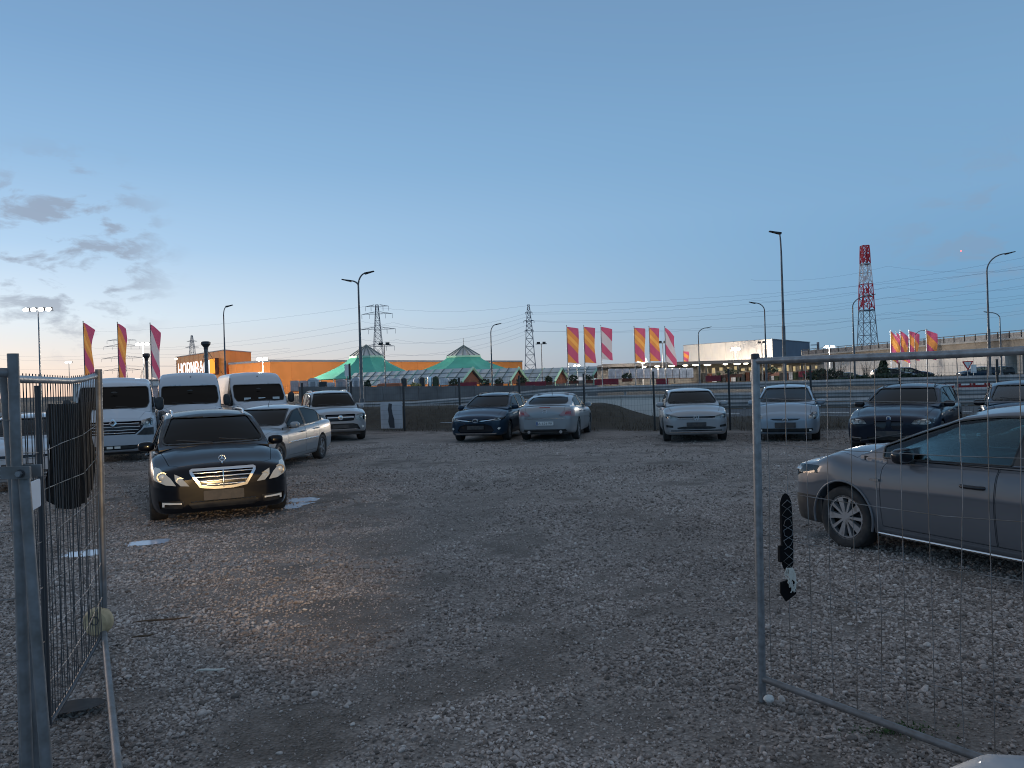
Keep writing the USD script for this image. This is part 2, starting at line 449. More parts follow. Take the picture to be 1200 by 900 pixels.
def tz(x, y):
    x, y = np.asarray(x, float), np.asarray(y, float)
    s, d = (x - FA[0]) * FT[0] + (y - FA[1]) * FT[1], (x - FA[0]) * FN[0] + (y - FA[1]) * FN[1]
    z = .10 * sstep(.6, 3, d) + .62 * sstep(4.2, 10.6, d) + .25 * sstep(25, 90, d) * 0
    m = np.exp(-((d - 2.5) / 1.25) ** 2)
    z = z + m * (.60 * (1 - sstep(7.2, 9.6, s)) + .22) * sstep(-40, -30, s)
    p = np.stack([x, y, 0 * x], -1)
    rough = (meshkit.fbm(p * .45, 3, 3) - .5) * .09 + (meshkit.fbm(p * 1.6, 3, 5) - .5) * .05
    near = 1 - sstep(45, 70, np.hypot(x, y))
    z = z + rough * near * (.55 + .9 * sstep(.4, 1.2, d) * (1 - sstep(3.5, 4.5, d)))
    for c, a, b, r in PUDDLES:
        q = np.hypot(x - c[0], y - c[1])
        z = np.where(q < 1.6 * a, z * sstep(.8 * a, 1.6 * a, q) - .012 * (1 - sstep(.4 * a, 1.2 * a, q)), z)
    return z


# bare trodden soil between the stones, as the photograph has it: (px, py, half width, half depth in m, weight)
BARE = [(450, 800, .42, 1.3, .55), (520, 620, .8, 1.8, .6), (420, 600, 1.0, .9, .6), (370, 850, .42, .4, .95), (430, 720, .5, .9, .8), (470, 640, .6, .9, .7), (640, 745, .55, .35, .8), (790, 690, .35, .3, .5), (720, 830, .5, .35, .65), (850, 850, .3, .35, .5), (300, 690, .5, .4, .5), (240, 560, 2.0, .8, .7), (560, 585, 1.6, .8, .6),
        (640, 540, 2.2, .8, .5), (760, 640, .8, .5, .5), (920, 540, 1.4, .6, .5), (540, 690, .5, .5, .5), (345, 640, .8, .6, .6), (640, 507, 9, .9, .35), (200, 700, .5, .4, .45)]
BARE = [(G(a, b), w, h, k) for a, b, w, h, k in BARE]


def bare(x, y):
    p = np.stack([x, y, 0 * x], -1)
    n = meshkit.fbm(p * 1.3, 4, 11)
    n2 = meshkit.fbm(p * 6.5, 3, 17)
    m = .8 * sstep(.56, .74, n + .35 * (n2 - .5))
    for c, w, h, k in BARE:
        q = np.hypot((x - c[0]) / w, (y - c[1]) / h) + (n - .5) * 2.6 + (n2 - .5) * 1.3
        m = np.maximum(m, k * (1 - sstep(.35, 1.35, q)))
    return np.clip(m, 0, 1)


def axis_lines(lo, hi, nlo, nhi, step, far, k=1.16):
    a = list(np.arange(nlo, nhi + 1e-6, step))
    g, s = a[-1], step
    while g < hi:
        s *= k; g += s; a.append(g)
    g, s, b = nlo, step, []
    while g > lo:
        s *= k; g -= s; b.append(g)
    return np.array(b[::-1] + a)


gx, gy = axis_lines(-4500, 4500, -13, 22, .16, 0), axis_lines(-900, 5200, 2.0, 38, .16, 0)
X_, Y_ = np.meshgrid(gx, gy, indexing='ij')
Z_ = tz(X_, Y_)
nx, ny = X_.shape
ii, jj = np.meshgrid(np.arange(nx - 1), np.arange(ny - 1), indexing='ij')
gf = np.stack([ii * ny + jj, (ii + 1) * ny + jj, (ii + 1) * ny + jj + 1, ii * ny + jj + 1], -1).reshape(-1, 4)
ground = (np.stack([X_, Y_, Z_], -1).reshape(-1, 3), gf)
gm = usdkit.mesh(stage, '/World/ground', ground, None, smooth=True)
tag(gm.GetPrim(), None, None, None, 'structure')
pv = UsdGeom.PrimvarsAPI(gm)
S_, D_ = (X_ - FA[0]) * FT[0] + (Y_ - FA[1]) * FT[1], (X_ - FA[0]) * FN[0] + (Y_ - FA[1]) * FN[1]
pv.CreatePrimvar('soil', Sdf.ValueTypeNames.FloatArray, 'vertex').Set(Vt.FloatArray.FromNumpy(bare(X_, Y_).ravel().astype(np.float32)))
pv.CreatePrimvar('verge', Sdf.ValueTypeNames.FloatArray, 'vertex').Set(Vt.FloatArray.FromNumpy(sstep(-.6, .5, D_ + .5 * (meshkit.fbm(np.stack([X_, Y_, 0 * X_], -1) * .9, 3, 2) - .5)).ravel().astype(np.float32)))
usdkit.material(stage, '/World/Looks/yard_gravel', {
    'g': ('geometry', {}), 'so': ('attribute', {'attribute': 'soil'}), 've': ('attribute', {'attribute': 'verge'}),
    'v': ('voronoi_texture', {'scale': 42.0, 'randomness': 1.0}), 'v2': ('voronoi_texture', {'scale': 11.0}),
    'n': ('noise_texture', {'scale': .55, 'detail': 8.0, 'roughness': .62}), 'n2': ('noise_texture', {'scale': 34.0, 'detail': 4.0}), 'n3': ('noise_texture', {'scale': 3.5, 'detail': 6.0, 'roughness': .65}),
    'bw': ('rgb_to_bw', {}),
    'st': ('rgb_ramp', {'ramp': [(0, (.23, .19, .165)), (.35, (.37, .308, .27)), (.65, (.455, .382, .335)), (.88, (.53, .452, .40)), (1, (.64, .56, .50))]}),
    'edge': ('map_range', {'from_min': .0, 'from_max': .75, 'to_min': 1.1, 'to_max': .6, 'clamp': True}),
    'edm': ('mix', {'mix_type': 'multiply', 'fac': 1.0}), 'edc': ('combine_color', {}),
    'pat': ('map_range', {'from_min': .35, 'from_max': .68, 'to_min': .0, 'to_max': .55, 'clamp': True}),
    'v3': ('voronoi_texture', {'scale': 95.0}), 'bw3': ('rgb_to_bw', {}), 'sm': ('mix_float', {'fac': .55}), 'soil': ('rgb_ramp', {'ramp': [(0, (.048, .037, .029)), (.5, (.105, .083, .067)), (1, (.225, .187, .16))]}),
    'mx': ('math', {'math_type': 'maximum'}), 'mn': ('math', {'math_type': 'multiply_add', 'value2': 1.1, 'use_clamp': True}), 'mo': ('math', {'math_type': 'subtract', 'value2': .5}),
    'm1': ('mix', {}), 'm2': ('mix', {}),
    'earth': ('rgb_ramp', {'ramp': [(0, (.030, .024, .018)), (.5, (.062, .050, .036)), (1, (.10, .085, .06))]}),
    'bp': ('bump', {'strength': 1.0, 'distance': .012, 'invert': True}), 'bp2': ('bump', {'strength': .5, 'distance': .008}),
    'p': ('principled_bsdf', {'roughness': .85, 'specular_ior_level': .35})},
    [('g.position', 'v.vector'), ('g.position', 'v2.vector'), ('g.position', 'n.vector'), ('g.position', 'n2.vector'), ('g.position', 'n3.vector'),
     ('v.color', 'bw.color'), ('bw.val', 'st.fac'), ('v.distance', 'edge.value'), ('edge.result', 'edc.r'), ('edge.result', 'edc.g'), ('edge.result', 'edc.b'),
     ('st.color', 'edm.color1'), ('edc.color', 'edm.color2'), ('n.fac', 'pat.value'), ('g.position', 'v3.vector'), ('v3.color', 'bw3.color'), ('n2.fac', 'sm.a'), ('bw3.val', 'sm.b'), ('sm.result', 'soil.fac'),
     ('n3.fac', 'mo.value1'), ('mo.value', 'mn.value1'), ('mx.value', 'mn.value3'), ('so.fac', 'mx.value1'), ('pat.result', 'mx.value2'),
     ('mn.value', 'm1.fac'), ('edm.color', 'm1.color1'), ('soil.color', 'm1.color2'), ('n3.fac', 'earth.fac'),
     ('ve.fac', 'm2.fac'), ('m1.color', 'm2.color1'), ('earth.color', 'm2.color2'), ('m2.color', 'p.base_color'),
     ('v.distance', 'bp.height'), ('n2.fac', 'bp2.height'), ('bp.normal', 'bp2.normal'), ('bp2.normal', 'p.normal')], surface='p.BSDF')
UsdShade.MaterialBindingAPI.Apply(gm.GetPrim()).Bind(UsdShade.Material.Get(stage, '/World/Looks/yard_gravel'))

# loose stones on the yard: one uncountable mass
usdkit.material(stage, '/World/Looks/gravel_stone', {
    'o': ('object_info', {}), 'g': ('geometry', {}), 'n': ('noise_texture', {'scale': 70.0, 'detail': 3.0}), 'big': ('noise_texture', {'scale': .42, 'detail': 5.0, 'roughness': .6}), 'bm': ('map_range', {'from_min': .36, 'from_max': .62, 'to_min': .66, 'to_max': 1.12, 'clamp': True}), 'bc': ('combine_color', {}), 'mu2': ('mix', {'mix_type': 'multiply', 'fac': 1.0}),
    'w': ('white_noise_texture', {'dimensions': '1D'}),
    'r': ('rgb_ramp', {'ramp': [(0, (.14, .112, .095)), (.25, (.26, .214, .187)), (.55, (.39, .325, .289)), (.8, (.47, .397, .355)), (.95, (.53, .455, .41)), (1, (.62, .56, .515))]}),
    'm': ('map_range', {'from_min': .25, 'from_max': .75, 'to_min': .70, 'to_max': 1.2}), 'c': ('combine_color', {}), 'mu': ('mix', {'mix_type': 'multiply', 'fac': 1.0}),
    'p': ('principled_bsdf', {'roughness': .8, 'specular_ior_level': .4})},
    [('o.random', 'r.fac'), ('g.position', 'n.vector'), ('n.fac', 'm.value'), ('m.result', 'c.r'), ('m.result', 'c.g'), ('m.result', 'c.b'),
     ('r.color', 'mu.color1'), ('c.color', 'mu.color2'), ('g.position', 'big.vector'), ('big.fac', 'bm.value'), ('bm.result', 'bc.r'), ('bm.result', 'bc.g'), ('bm.result', 'bc.b'), ('mu.color', 'mu2.color1'), ('bc.color', 'mu2.color2'), ('mu2.color', 'p.base_color')], surface='p.BSDF')
pi = UsdGeom.PointInstancer.Define(stage, '/World/gravel_stones')
tag(pi.GetPrim(), 'loose grey crushed stone strewn over the yard', 'gravel', None, 'stuff')
for k in range(6):
    st = trimesh.creation.icosphere(1, 1.0)
    v = st.vertices.copy()
    v += .55 * (meshkit.noise(v * 1.1 + 31 * k, k)[:, None] - .5) * v
    for _ in range(5):                                       # broken faces
        dn = RNG.normal(size=3); dn /= np.linalg.norm(dn)
        h = RNG.uniform(.55, .85)
        over = np.maximum(v @ dn - h, 0)
        v -= over[:, None] * dn
    v *= [1, RNG.uniform(.65, .9), RNG.uniform(.5, .72)]
    usdkit.mesh(stage, f'/World/gravel_stones/stone_{k}', trimesh.Trimesh(v, st.faces, process=False), '/World/Looks/gravel_stone', smooth=False if k % 2 else 25)
pts = []
for y0, y1, dens, smin in ((3.2, 5.2, 3300, .0055), (5.2, 7.5, 2300, .0065), (7.5, 11, 1000, .0085), (11, 16, 230, .012), (16, 24, 50, .014)):
    xm = .74 * y1
    n = int(dens * (y1 - y0) * 2 * xm)
    x, y = RNG.uniform(-xm, xm, n), RNG.uniform(y0, y1, n)
    b = bare(x, y)
    keep = (np.abs(x) < .72 * y + .2) & (RNG.random(n) > .88 * b) & ((x - FA[0]) * FN[0] + (y - FA[1]) * FN[1] < -.3)
    for c, a, bb, r in PUDDLES:
        keep &= np.hypot(x - c[0], y - c[1]) > .75 * a
    x, y, b = x[keep], y[keep], b[keep]
    s = np.clip(smin + RNG.gamma(1.7, .0026, len(x)), smin, .030) * np.where(RNG.random(len(x)) < .008, 1.25, 1) * (1 - .45 * b)
    pts.append(np.stack([x, y, tz(x, y) + s * .32, s], -1))
pts = np.vstack(pts)
NS = len(pts)
pi.CreatePrototypesRel().SetTargets([f'/World/gravel_stones/stone_{k}' for k in range(6)])
pi.CreateProtoIndicesAttr(Vt.IntArray.FromNumpy(RNG.integers(0, 6, NS).astype(np.int32)))
pi.CreatePositionsAttr(Vt.Vec3fArray.FromNumpy(pts[:, :3].astype(np.float32)))
pi.CreateScalesAttr(Vt.Vec3fArray.FromNumpy((pts[:, 3:] * RNG.uniform(.8, 1.25, (NS, 3))).astype(np.float32)))
ang, tilt = RNG.uniform(0, 2 * np.pi, NS), RNG.normal(0, .35, (NS, 2))
q = np.stack([np.cos(ang / 2), tilt[:, 0] / 2, tilt[:, 1] / 2, np.sin(ang / 2)], -1)
q /= np.linalg.norm(q, axis=1, keepdims=True)
pi.CreateOrientationsAttr(Vt.QuathArray([Gf.Quath(float(a), float(b), float(c), float(d)) for a, b, c, d in q]))


def blob(c, a, b, rot, z, n=56, seed=0, wob=.35):
    t = np.linspace(0, 2 * np.pi, n, endpoint=False)
    r = 1 + wob * 2 * (meshkit.fbm(np.stack([np.cos(t) * 1.4, np.sin(t) * 1.4, 0 * t + seed], -1), 4, seed) - .5)
    p = np.stack([a * r * np.cos(t), b * r * np.sin(t)], -1)
    ca, sa = math.cos(math.radians(rot)), math.sin(math.radians(rot))
    p = p @ np.array([[ca, sa], [-sa, ca]])
    v = np.vstack([[c[0], c[1], z], np.column_stack([p[:, 0] + c[0], p[:, 1] + c[1], np.full(n, z)])])
    f = [[0, 1 + k, 1 + (k + 1) % n] for k in range(n)]
    return trimesh.Trimesh(v, f, process=False)


for k, (c, a, b, r) in enumerate(PUDDLES):
    lab = ['bright icy puddle on the gravel beside the black estate car', 'thin icy puddle on the gravel in front of the black estate car', 'puddle seen through the bars of the left fence'][k]
    path = top('puddle', blob(c, a, b, r, float(tz(c[0], c[1])) + .008, seed=k + 3), 'water', lab, 'puddle', kind='stuff', smooth=True)
# ---------------------------------------------------------------- cars
def ring_solid(rings):
    """Closed rings (k, n, 3) joined into a Manifold with fan caps."""
    R = np.asarray(rings, float)
    k, n = R.shape[:2]
    V = np.vstack([R.reshape(-1, 3), R[0].mean(0), R[-1].mean(0)])
    i, j = np.meshgrid(np.arange(k - 1), np.arange(n), indexing='ij')
    f = np.stack([i * n + j, i * n + (j + 1) % n, (i + 1) * n + (j + 1) % n, (i + 1) * n + j], -1).reshape(-1, 4)
    f = np.vstack([f[:, [0, 1, 2]], f[:, [0, 2, 3]]])
    a, b, e = k * n, k * n + 1, (k - 1) * n
    f = np.vstack([f, [[a, (q + 1) % n, q] for q in range(n)], [[b, e + q, e + (q + 1) % n] for q in range(n)]])
    m = Manifold(MMesh(V.astype(np.float32), f.astype(np.uint32)))
    if m.volume() < 0:
        m = Manifold(MMesh(V.astype(np.float32), f[:, ::-1].astype(np.uint32)))
    return m


def pch(pts):
    p = sorted(pts)
    x, y = [a for a, _ in p], [b for _, b in p]
    f = PchipInterpolator(x, y, extrapolate=False)
    tx = np.unique(np.concatenate([np.linspace(x[0], x[-1], 700), x]))
    ty = f(tx)
    return lambda q: np.interp(q, tx, ty)


class Shape:
    """The closed body of a car: a lower body and a cabin, both lofted along x (0 at the front axle, forward positive)."""

    def __init__(s, c):
        s.c, s.cache = c, {}
        W = c['W'] / 2
        F, R = c['fo'], -(c['wb'] + c['ro'])
        s.F, s.R, s.W = F, R, W
        s.w = pch([(a, b * W) for a, b in c.get('plan', [])] or
                  [(F, c.get('nose_w', .60) * W), (F - .03, .74 * W), (F - .09, .845 * W), (F - .2, .92 * W), (F - .42, .975 * W), (F - .8, W), (-c['wb'] * .5, W), (-c['wb'] - .1, .985 * W),
                   (R + .45, .955 * W), (R + .2, .91 * W), (R + .08, .85 * W), (R + .025, .76 * W), (R, c.get('tail_w', .66) * W)])
        s.zt, s.zs = pch(c['zt']), pch(c['zs'])
        s.zb = pch(c.get('zb') or [(F, .30), (F - .04, .235), (F - .15, .205), (.1, .19), (-c['wb'], .19), (R + .3, .24), (R + .1, .29), (R, .36)])
        s.zr = pch(c['roof'])
        s.xc, s.xg = c['roof'][0][0], c['roof'][-1][0]
        s.belt = pch(c['belt'])
        s.Hm = max(z for _, z in c['roof'])
        s.wb_, s.wr = pch([(a, b * W) for a, b in c['wbelt']]), c['wroof'] * W
        s.mid = (F + R) / 2

    def lower(s, d=0.0):
        k = ('l', round(d, 5))
        if k not in s.cache:
            s.cache[k] = s._lower(d)
        return s.cache[k]

    def cabin(s, d=0.0):
        k = ('c', round(d, 5))
        if k not in s.cache:
            s.cache[k] = s._cabin(d)
        return s.cache[k]

    def _lower(s, d=0.0):
        F, R = s.F, s.R
        n1 = s.c.get('res', 1.0)
        xs = np.unique(np.concatenate([[R, R + .012, R + .03, R + .06, R + .1, R + .16, R + .24, R + .36, R + .5], np.linspace(R + .5, F - .6, int(26 * n1)), [F - .6, F - .5, F - .4, F - .3, F - .22, F - .15, F - .1, F - .06, F - .03, F - .012, F]]))
        cr = s.c.get('crease', .62)
        H = [(0, 0), (.5, 0), (.80, .005), (.90, .02), (.945, .06), (.97, .13), (.988, .24), (.996, .36), (.999, cr - .14), (.999, cr - .012), (1.004, cr), (1.003, cr + .03), (.997, .76), (.985, .86), (.965, .94), (.94, .985)]
        H = H[:]
        out = []
        hump = s.c.get('hood_crease', 0)
        for x in xs:
            w, b, t, sh = float(s.w(x)) + d, float(s.zb(x)) - d, float(s.zt(x)) + d, float(s.zs(x)) + d
            half = [(a * w, b + q * (sh - b)) for a, q in H]
            y1 = half[-1][0]
            for q in (.965, .92, .86, .78, .68, .56, .42, .28, .14, 0):
                z = sh + (t - sh) * (1 - q ** s.c.get('crown_pow', 2.4))
                if hump and x > s.xc - .2 and .5 < q < .9:
                    z += hump * (1 - abs(q - .70) / .2) * min(1, max(0, (s.F - .1 - x) / .5))
                half.append((q * y1, z))
            half = np.array(half)
            X = s.mid + (x - s.mid) * (1 + d / ((F - R) / 2))
            r = np.vstack([half, (half[1:-1] * [-1, 1])[::-1]])
            out.append(np.column_stack([np.full(len(r), X), r]))
        return ring_solid(out)

    def _cabin(s, d=0.0):
        xs = np.unique(np.concatenate([np.linspace(s.xg, s.xc, int(44 * s.c.get('res', 1.0))), [s.xc - .02, s.xc - .05, s.xg + .02, s.xg + .05], [a for a, _ in s.c['roof'][1:-1]]]))
        out = []
        cw, cr_ = s.c.get('crown', .05), s.c.get('wcrown', .10)
        for x in xs:
            bz, zr = float(s.belt(x)), float(s.zr(x))
            wb = float(s.wb_(x)) + d
            h = max(zr - bz, .004)
            k = (wb - d - s.wr) / max(s.Hm - bz, .2)
            slope = abs(float(s.zr(x + .03)) - float(s.zr(x - .03))) / .06
            cro = min(cw + (cr_ - cw) * min(1, slope * 1.6), h * .6) + .002
            ze = zr - cro + d                                             # height of the roof at its edge
            rc = min(s.c.get('rc', .09), (ze - bz) * .45 + .002)
            half = [(0, bz - .16), (wb - .02, bz - .16), (wb, bz - .08), (wb, bz)]
            yt = lambda z: wb - k * (z - bz) + .012 * math.sin(min(1, max(0, (z - bz) / max(s.Hm - bz, .1))) * math.pi)
            for q in (.2, .4, .6, .8, 1.0):
                z = bz + q * max(ze - rc - bz, .0005)
                half.append((yt(z), z))
            y0 = half[-1][0]
            for q in (22, 45, 68):
                a = math.radians(q)
                half.append((y0 - (rc * .9) * (1 - math.cos(a)) - k * rc * .3 * q / 68, ze - rc + rc * math.sin(a)))
            y1 = half[-1][0] - .02 * min(1, rc / .05)
            for q in (1, .85, .68, .5, .32, .16, 0):
                half.append((y1 * q, ze + cro * (1 - q ** 2)))
            half = np.array(half)
            half[:, 0] = np.maximum(half[:, 0], 0)
            X = x + d * (1 if x > (s.xc + s.xg) / 2 else -1) * min(1, abs(x - (s.xc + s.xg) / 2) / 1.2)
            r = np.vstack([half, (half[1:-1] * [-1, 1])[::-1]])
            out.append(np.column_stack([np.full(len(r), X), r]))
        return ring_solid(out)


def sym(pts):
    """Front-view polygon given for y >= 0 (top to bottom), mirrored."""
    return Polygon(list(pts) + [(-y, z) for y, z in reversed(pts)])


def rounded(poly, r):
    return poly.buffer(-r).buffer(2 * r).buffer(-r)


def rim_shape(R, n, kind):
    ring = Polygon([(R * math.cos(a), R * math.sin(a)) for a in np.linspace(0, 2 * np.pi, 40, endpoint=False)])
    hub = affinity.scale(ring, .24, .24)
    rim = ring.difference(affinity.scale(ring, .88, .88))
    sp = []
    for k in range(n):
        a = 360 / n * k
        if kind == 'pair':
            wide = k % 2 == 0
            w0, w1 = (.07, .16) if wide else (.045, .075)
            q = Polygon([(.12 * R, -w0 * R), (.92 * R, -w1 * R), (.92 * R, w1 * R), (.12 * R, w0 * R)])
        elif kind == 'twin':
            q = unary_union([Polygon([(.1 * R, -.03 * R), (.92 * R, .06 * R), (.92 * R, .14 * R), (.1 * R, .06 * R)]), Polygon([(.1 * R, .03 * R), (.92 * R, -.06 * R), (.92 * R, -.14 * R), (.1 * R, -.06 * R)])])
        else:
            q = Polygon([(.1 * R, -.10 * R), (.92 * R, -.12 * R), (.92 * R, .12 * R), (.1 * R, .10 * R)])
        sp.append(affinity.rotate(q, a, origin=(0, 0)))
    return unary_union([rim, hub] + sp)


def make_wheel(parent, x, y, r, w, side, n, kind, rim_mat='alloy', rimf=.69):
    """side +1 left, -1 right: the rim's face looks outward."""
    h = holder(parent, 'wheel', (x, y, r))
    R = r * rimf
    w2 = w / 2
    prof = [(R, -w2 * .86), (R + .012, -w2 * .96), (r * .87, -w2), (r * .955, -w2 * .93), (r * .99, -w2 * .74), (r, -w2 * .4), (r, w2 * .4), (r * .99, w2 * .74), (r * .955, w2 * .93), (r * .87, w2), (R + .012, w2 * .96), (R, w2 * .86), (R, -w2 * .86)]
    part(h, 'tyre', lathe(prof, 40, 'y'), 'rubber', 40)
    face = plate(rim_shape(R * 1.0, n, kind), 'y', w2 * .62 - .03, w2 * .80)
    if side < 0:
        face.apply_transform(np.diag([1.0, -1, 1, 1])); face.invert()
    part(h, 'rim', face, rim_mat, 20)
    barrel = lathe([(R * .99, -w2 * .8), (R * .99, w2 * .7), (R * .93, w2 * .7), (R * .93, -w2 * .8), (R * .99, -w2 * .8)], 36, 'y')
    disc = lathe([(0.0, 0), (R * .70, 0), (R * .70, .012), (0.0, .012)], 28, 'y'); disc.apply_translation([0, side * w2 * .1, 0])
    back = lathe([(0.0, 0), (R * .93, 0), (R * .93, .01), (0.0, .01)], 28, 'y'); back.apply_translation([0, -side * w2 * .35, 0])
    part(h, 'brake_disc', disc, 'dark_metal', 30); part(h, 'wheel_well_back', [barrel, back], 'dark_metal', 30)


def build_car(name, label, cat, c, loc, heading, group=None):
    """loc: the middle of the front axle on the ground; heading: the way the front points."""
    t = thing(name, label, cat, (loc[0], loc[1], float(tz(loc[0], loc[1])) * .5), math.degrees(math.atan2(heading[1], heading[0])), group)
    S = Shape(c)
    P_ = c['paint']
    W, F, R, wb, r = S.W, S.F, S.R, c['wb'], c['r']
    lo, cab = S.lower(), S.cabin()
    outer = lo + cab
    inner = S.cabin(-.045)
    zf = .36
    cav = prism(sbox(S.xg + .05, -W + .13, S.xc - .05, W - .13) if not c.get('van') else sbox(S.xc - 2.0, -W + .13, S.xc - .05, W - .13), 'z', zf, c['belt'][0][1] + .02)
    shell = outer - inner - cav
    # wheel wells
    wells = Manifold()
    for x in (0, -wb):
        for sd in (-1, 1):
            cy = Manifold.cylinder(.34, r + .045, r + .045, 48).rotate([90, 0, 0]).translate([x, sd * (W - .14) + .17, r + .005])
            wells = wells + cy
    shell = shell - wells
    # windows
    rp = [(x, float(S.zr(x))) for x in np.linspace(S.xc, S.xg, 60)]
    bz0 = min(b for _, b in c['belt']) - .1
    reg = Polygon(rp + [(S.xg, bz0), (S.xc, bz0)]).buffer(0)
    inset = c.get('roof_inset', .10)
    line = LineString(rp).buffer(inset, join_style=2)
    above = Polygon([(x, float(S.belt(x)) + .022) for x in np.linspace(S.xc + .3, S.xg - .3, 30)] + [(S.xg - .3, 3.5), (S.xc + .3, 3.5)])
    dlo = reg.difference(line).intersection(above)
    dlo = dlo.intersection(sbox(c['dlo'][0], 0, c['dlo'][1], 4))
    cuts = unary_union([Polygon([(x - w / 2 + sl * 0, 0), (x + w / 2, 0), (x + w / 2 + sl * 2.2, 2.2), (x - w / 2 + sl * 2.2, 2.2)]) for x, w, sl in c['pillars']]) if c['pillars'] else Polygon()
    sides = [rounded(g, .018) for g in getattr(dlo.difference(cuts), 'geoms', [dlo.difference(cuts)]) if g.area > .015]
    g_out, g_in = S.cabin(-.006), S.cabin(-.013)
    pane_shell = g_out - g_in
    holes, panes, trims = Manifold(), [], []
    t_out = S.cabin(.003) - S.cabin(-.02)
    for sd in (1, -1):
        a, b = (.30, W + .1) if sd > 0 else (-W - .1, -.30)
        for g in sides:
            pr = prism(g, 'y', a, b)
            holes = holes + pr
            panes.append(('side_window', pane_shell ^ pr))
        tr = prism(unary_union([g.buffer(.016) for g in sides]).difference(unary_union(sides)), 'y', a, b)
        trims.append(t_out ^ tr)
        if c.get('black_pillars', True) and len(sides) > 1:
            pl = unary_union(sides).convex_hull.intersection(dlo).difference(unary_union([g.buffer(.016) for g in sides]))
            trims.append((S.cabin(.0022) - S.cabin(-.02)) ^ prism(pl, 'y', a, b))
    ws = rounded(sym(c['screen']), .05)
    wpr = prism(ws, 'x', c['screen_x'][0], c['screen_x'][1])
    holes = holes + wpr
    panes.append(('windscreen', pane_shell ^ wpr))
    fr = prism(ws.buffer(.022).difference(ws), 'x', c['screen_x'][0], c['screen_x'][1] + .1)
    trims.append((S.cabin(.0025) - S.cabin(-.02)) ^ fr)
    if 'rear_screen' in c:
        rs = rounded(sym(c['rear_screen']), .05)
        rpr = prism(rs, 'x', c['rear_x'][0], c['rear_x'][1])
        holes = holes + rpr
        panes.append(('rear_window', pane_shell ^ rpr))
        trims.append((S.cabin(.0025) - S.cabin(-.02)) ^ prism(rs.buffer(.02).difference(rs), 'x', c['rear_x'][0] - .05, c['rear_x'][1]))
    shell = shell - holes
    gm_ = c.get('glass', 'car_glass')
    for n_, m in panes:
        part(t, n_, m, gm_, 30)
    for m in trims:
        part(t, 'window_trim', m, c.get('trim', 'black_plastic'), 30)
    # front and rear fittings laid into the skin
    skins = {}

    def skin(poly, axis, a, b, d=.004, depth=.03):
        k = (d, depth)
        if k not in skins:
            skins[k] = S.lower(d) - S.lower(-depth)
        return skins[k] ^ prism(poly, axis, a, b)
    for it in c['fittings']:
        nm, where, poly, m = it[:4]
        o = it[4] if len(it) > 4 else {}
        rngx = (F - .52, F + .2) if where == 'front' else (R - .2, R + .42)
        pp = poly if isinstance(poly, (Polygon, MultiPolygon)) else Polygon(poly)
        for g in getattr(pp, 'geoms', [pp]):
            if o.get('recess'):
                shell = shell - (skin(g, 'x', *rngx, .03, o['recess']))
                part(t, nm, (S.lower(-o['recess'] + .006) - S.lower(-o['recess'] - .02)) ^ prism(g, 'x', *rngx), m, 25)
                if o.get('lens'):
                    part(t, nm + '_lens', (S.lower(.003) - S.lower(-.004)) ^ prism(g, 'x', *rngx), o['lens'], 25)
                if o.get('eyes'):
                    for (ey, ez, er) in o['eyes']:
                        sd = 1 if g.centroid.x > 0 else -1
                        ring = lathe([(er, 0), (er, .05), (er * .82, .05), (er * .78, .01), (0.001, .012)], 24)
                        ring.apply_transform(trimesh.transformations.rotation_matrix(math.pi / 2, [0, 1, 0]))
                        xx = front_x(S, ey, ez) - .055
                        ring.apply_translation([xx, sd * ey, ez])
                        part(t, nm + '_ring', ring, 'chrome', 30)
                        part(t, nm + '_bulb', sphere((xx + .02, sd * ey, ez), er * .7, 2), 'lamp_silver', True)
            else:
                part(t, nm, skin(g, 'x', *rngx, o.get('d', .004), .03), m, 25)
    # doors, bonnet, tailgate cut free along their gaps
    gap = .0035
    for nm, axis, poly, rng in c['panels']:
        pr, prs = prism(poly, axis, *rng), prism(poly.buffer(-2 * gap), axis, *rng)
        pc = shell ^ prs
        shell = shell - pr
        part(t, nm, pc, P_, 32)
    part(t, 'body', shell, P_, 32)
    # inside
    if not c.get('far'):
        cb = cav.scale([.995, .995, 1]).translate([0, 0, .002])
        lining = cb - prism(sbox(S.xg - 1, -W + .155, S.xc - .1, W - .155), 'z', zf + .03, 3)
        part(t, 'cabin_lining', lining, 'interior', 30)
        bz = c['belt'][0][1]
        part(t, 'dashboard', [bx(S.xc - .42, 0, bz - .10, .62, 2 * W - .34, .2)], 'interior', 30)
        xs_ = S.xc - 1.42
        for sy in (-.37, .37):
            seat_z = bz - .42 + (.12 if c.get('van') else 0)
            back = trimesh.creation.box([.13, .48, .62]); back.apply_transform(trimesh.transformations.rotation_matrix(-.22, [0, 1, 0])); back.apply_translation([xs_ - .28, sy, seat_z + .36])
            hd = bx(xs_ - .40, sy, seat_z + .80, .09, .26, .17)
            part(t, 'seat', [bx(xs_, sy, seat_z, .5, .5, .16), back, hd], 'seat_fabric', 20)
        if not c.get('van'):
            part(t, 'rear_seat', [bx(xs_ - .95, 0, bz - .45, .5, 1.2, .16), bx(xs_ - 1.25, 0, bz - .12, .14, 1.2, .6)], 'seat_fabric', 20)
        a = np.linspace(0, 2 * np.pi, 25)
        ax = np.array([-.35, 0, .94])
        sw = np.stack([S.xc - .86 + .19 * np.sin(a) * .38, .37 + .19 * np.cos(a), bz - .02 + .19 * np.sin(a)], -1)
        part(t, 'steering_wheel', tube(sw, .014, 6, False), 'black_plastic', 40)
        part(t, 'rear_view_mirror', sphere((c['screen_x'][0] + .15 if not c.get('van') else S.xc - .45, 0, S.Hm - .19 if not c.get('van') else 1.86), .085, 2, (.18, 1, .32)), 'black_plastic', True)
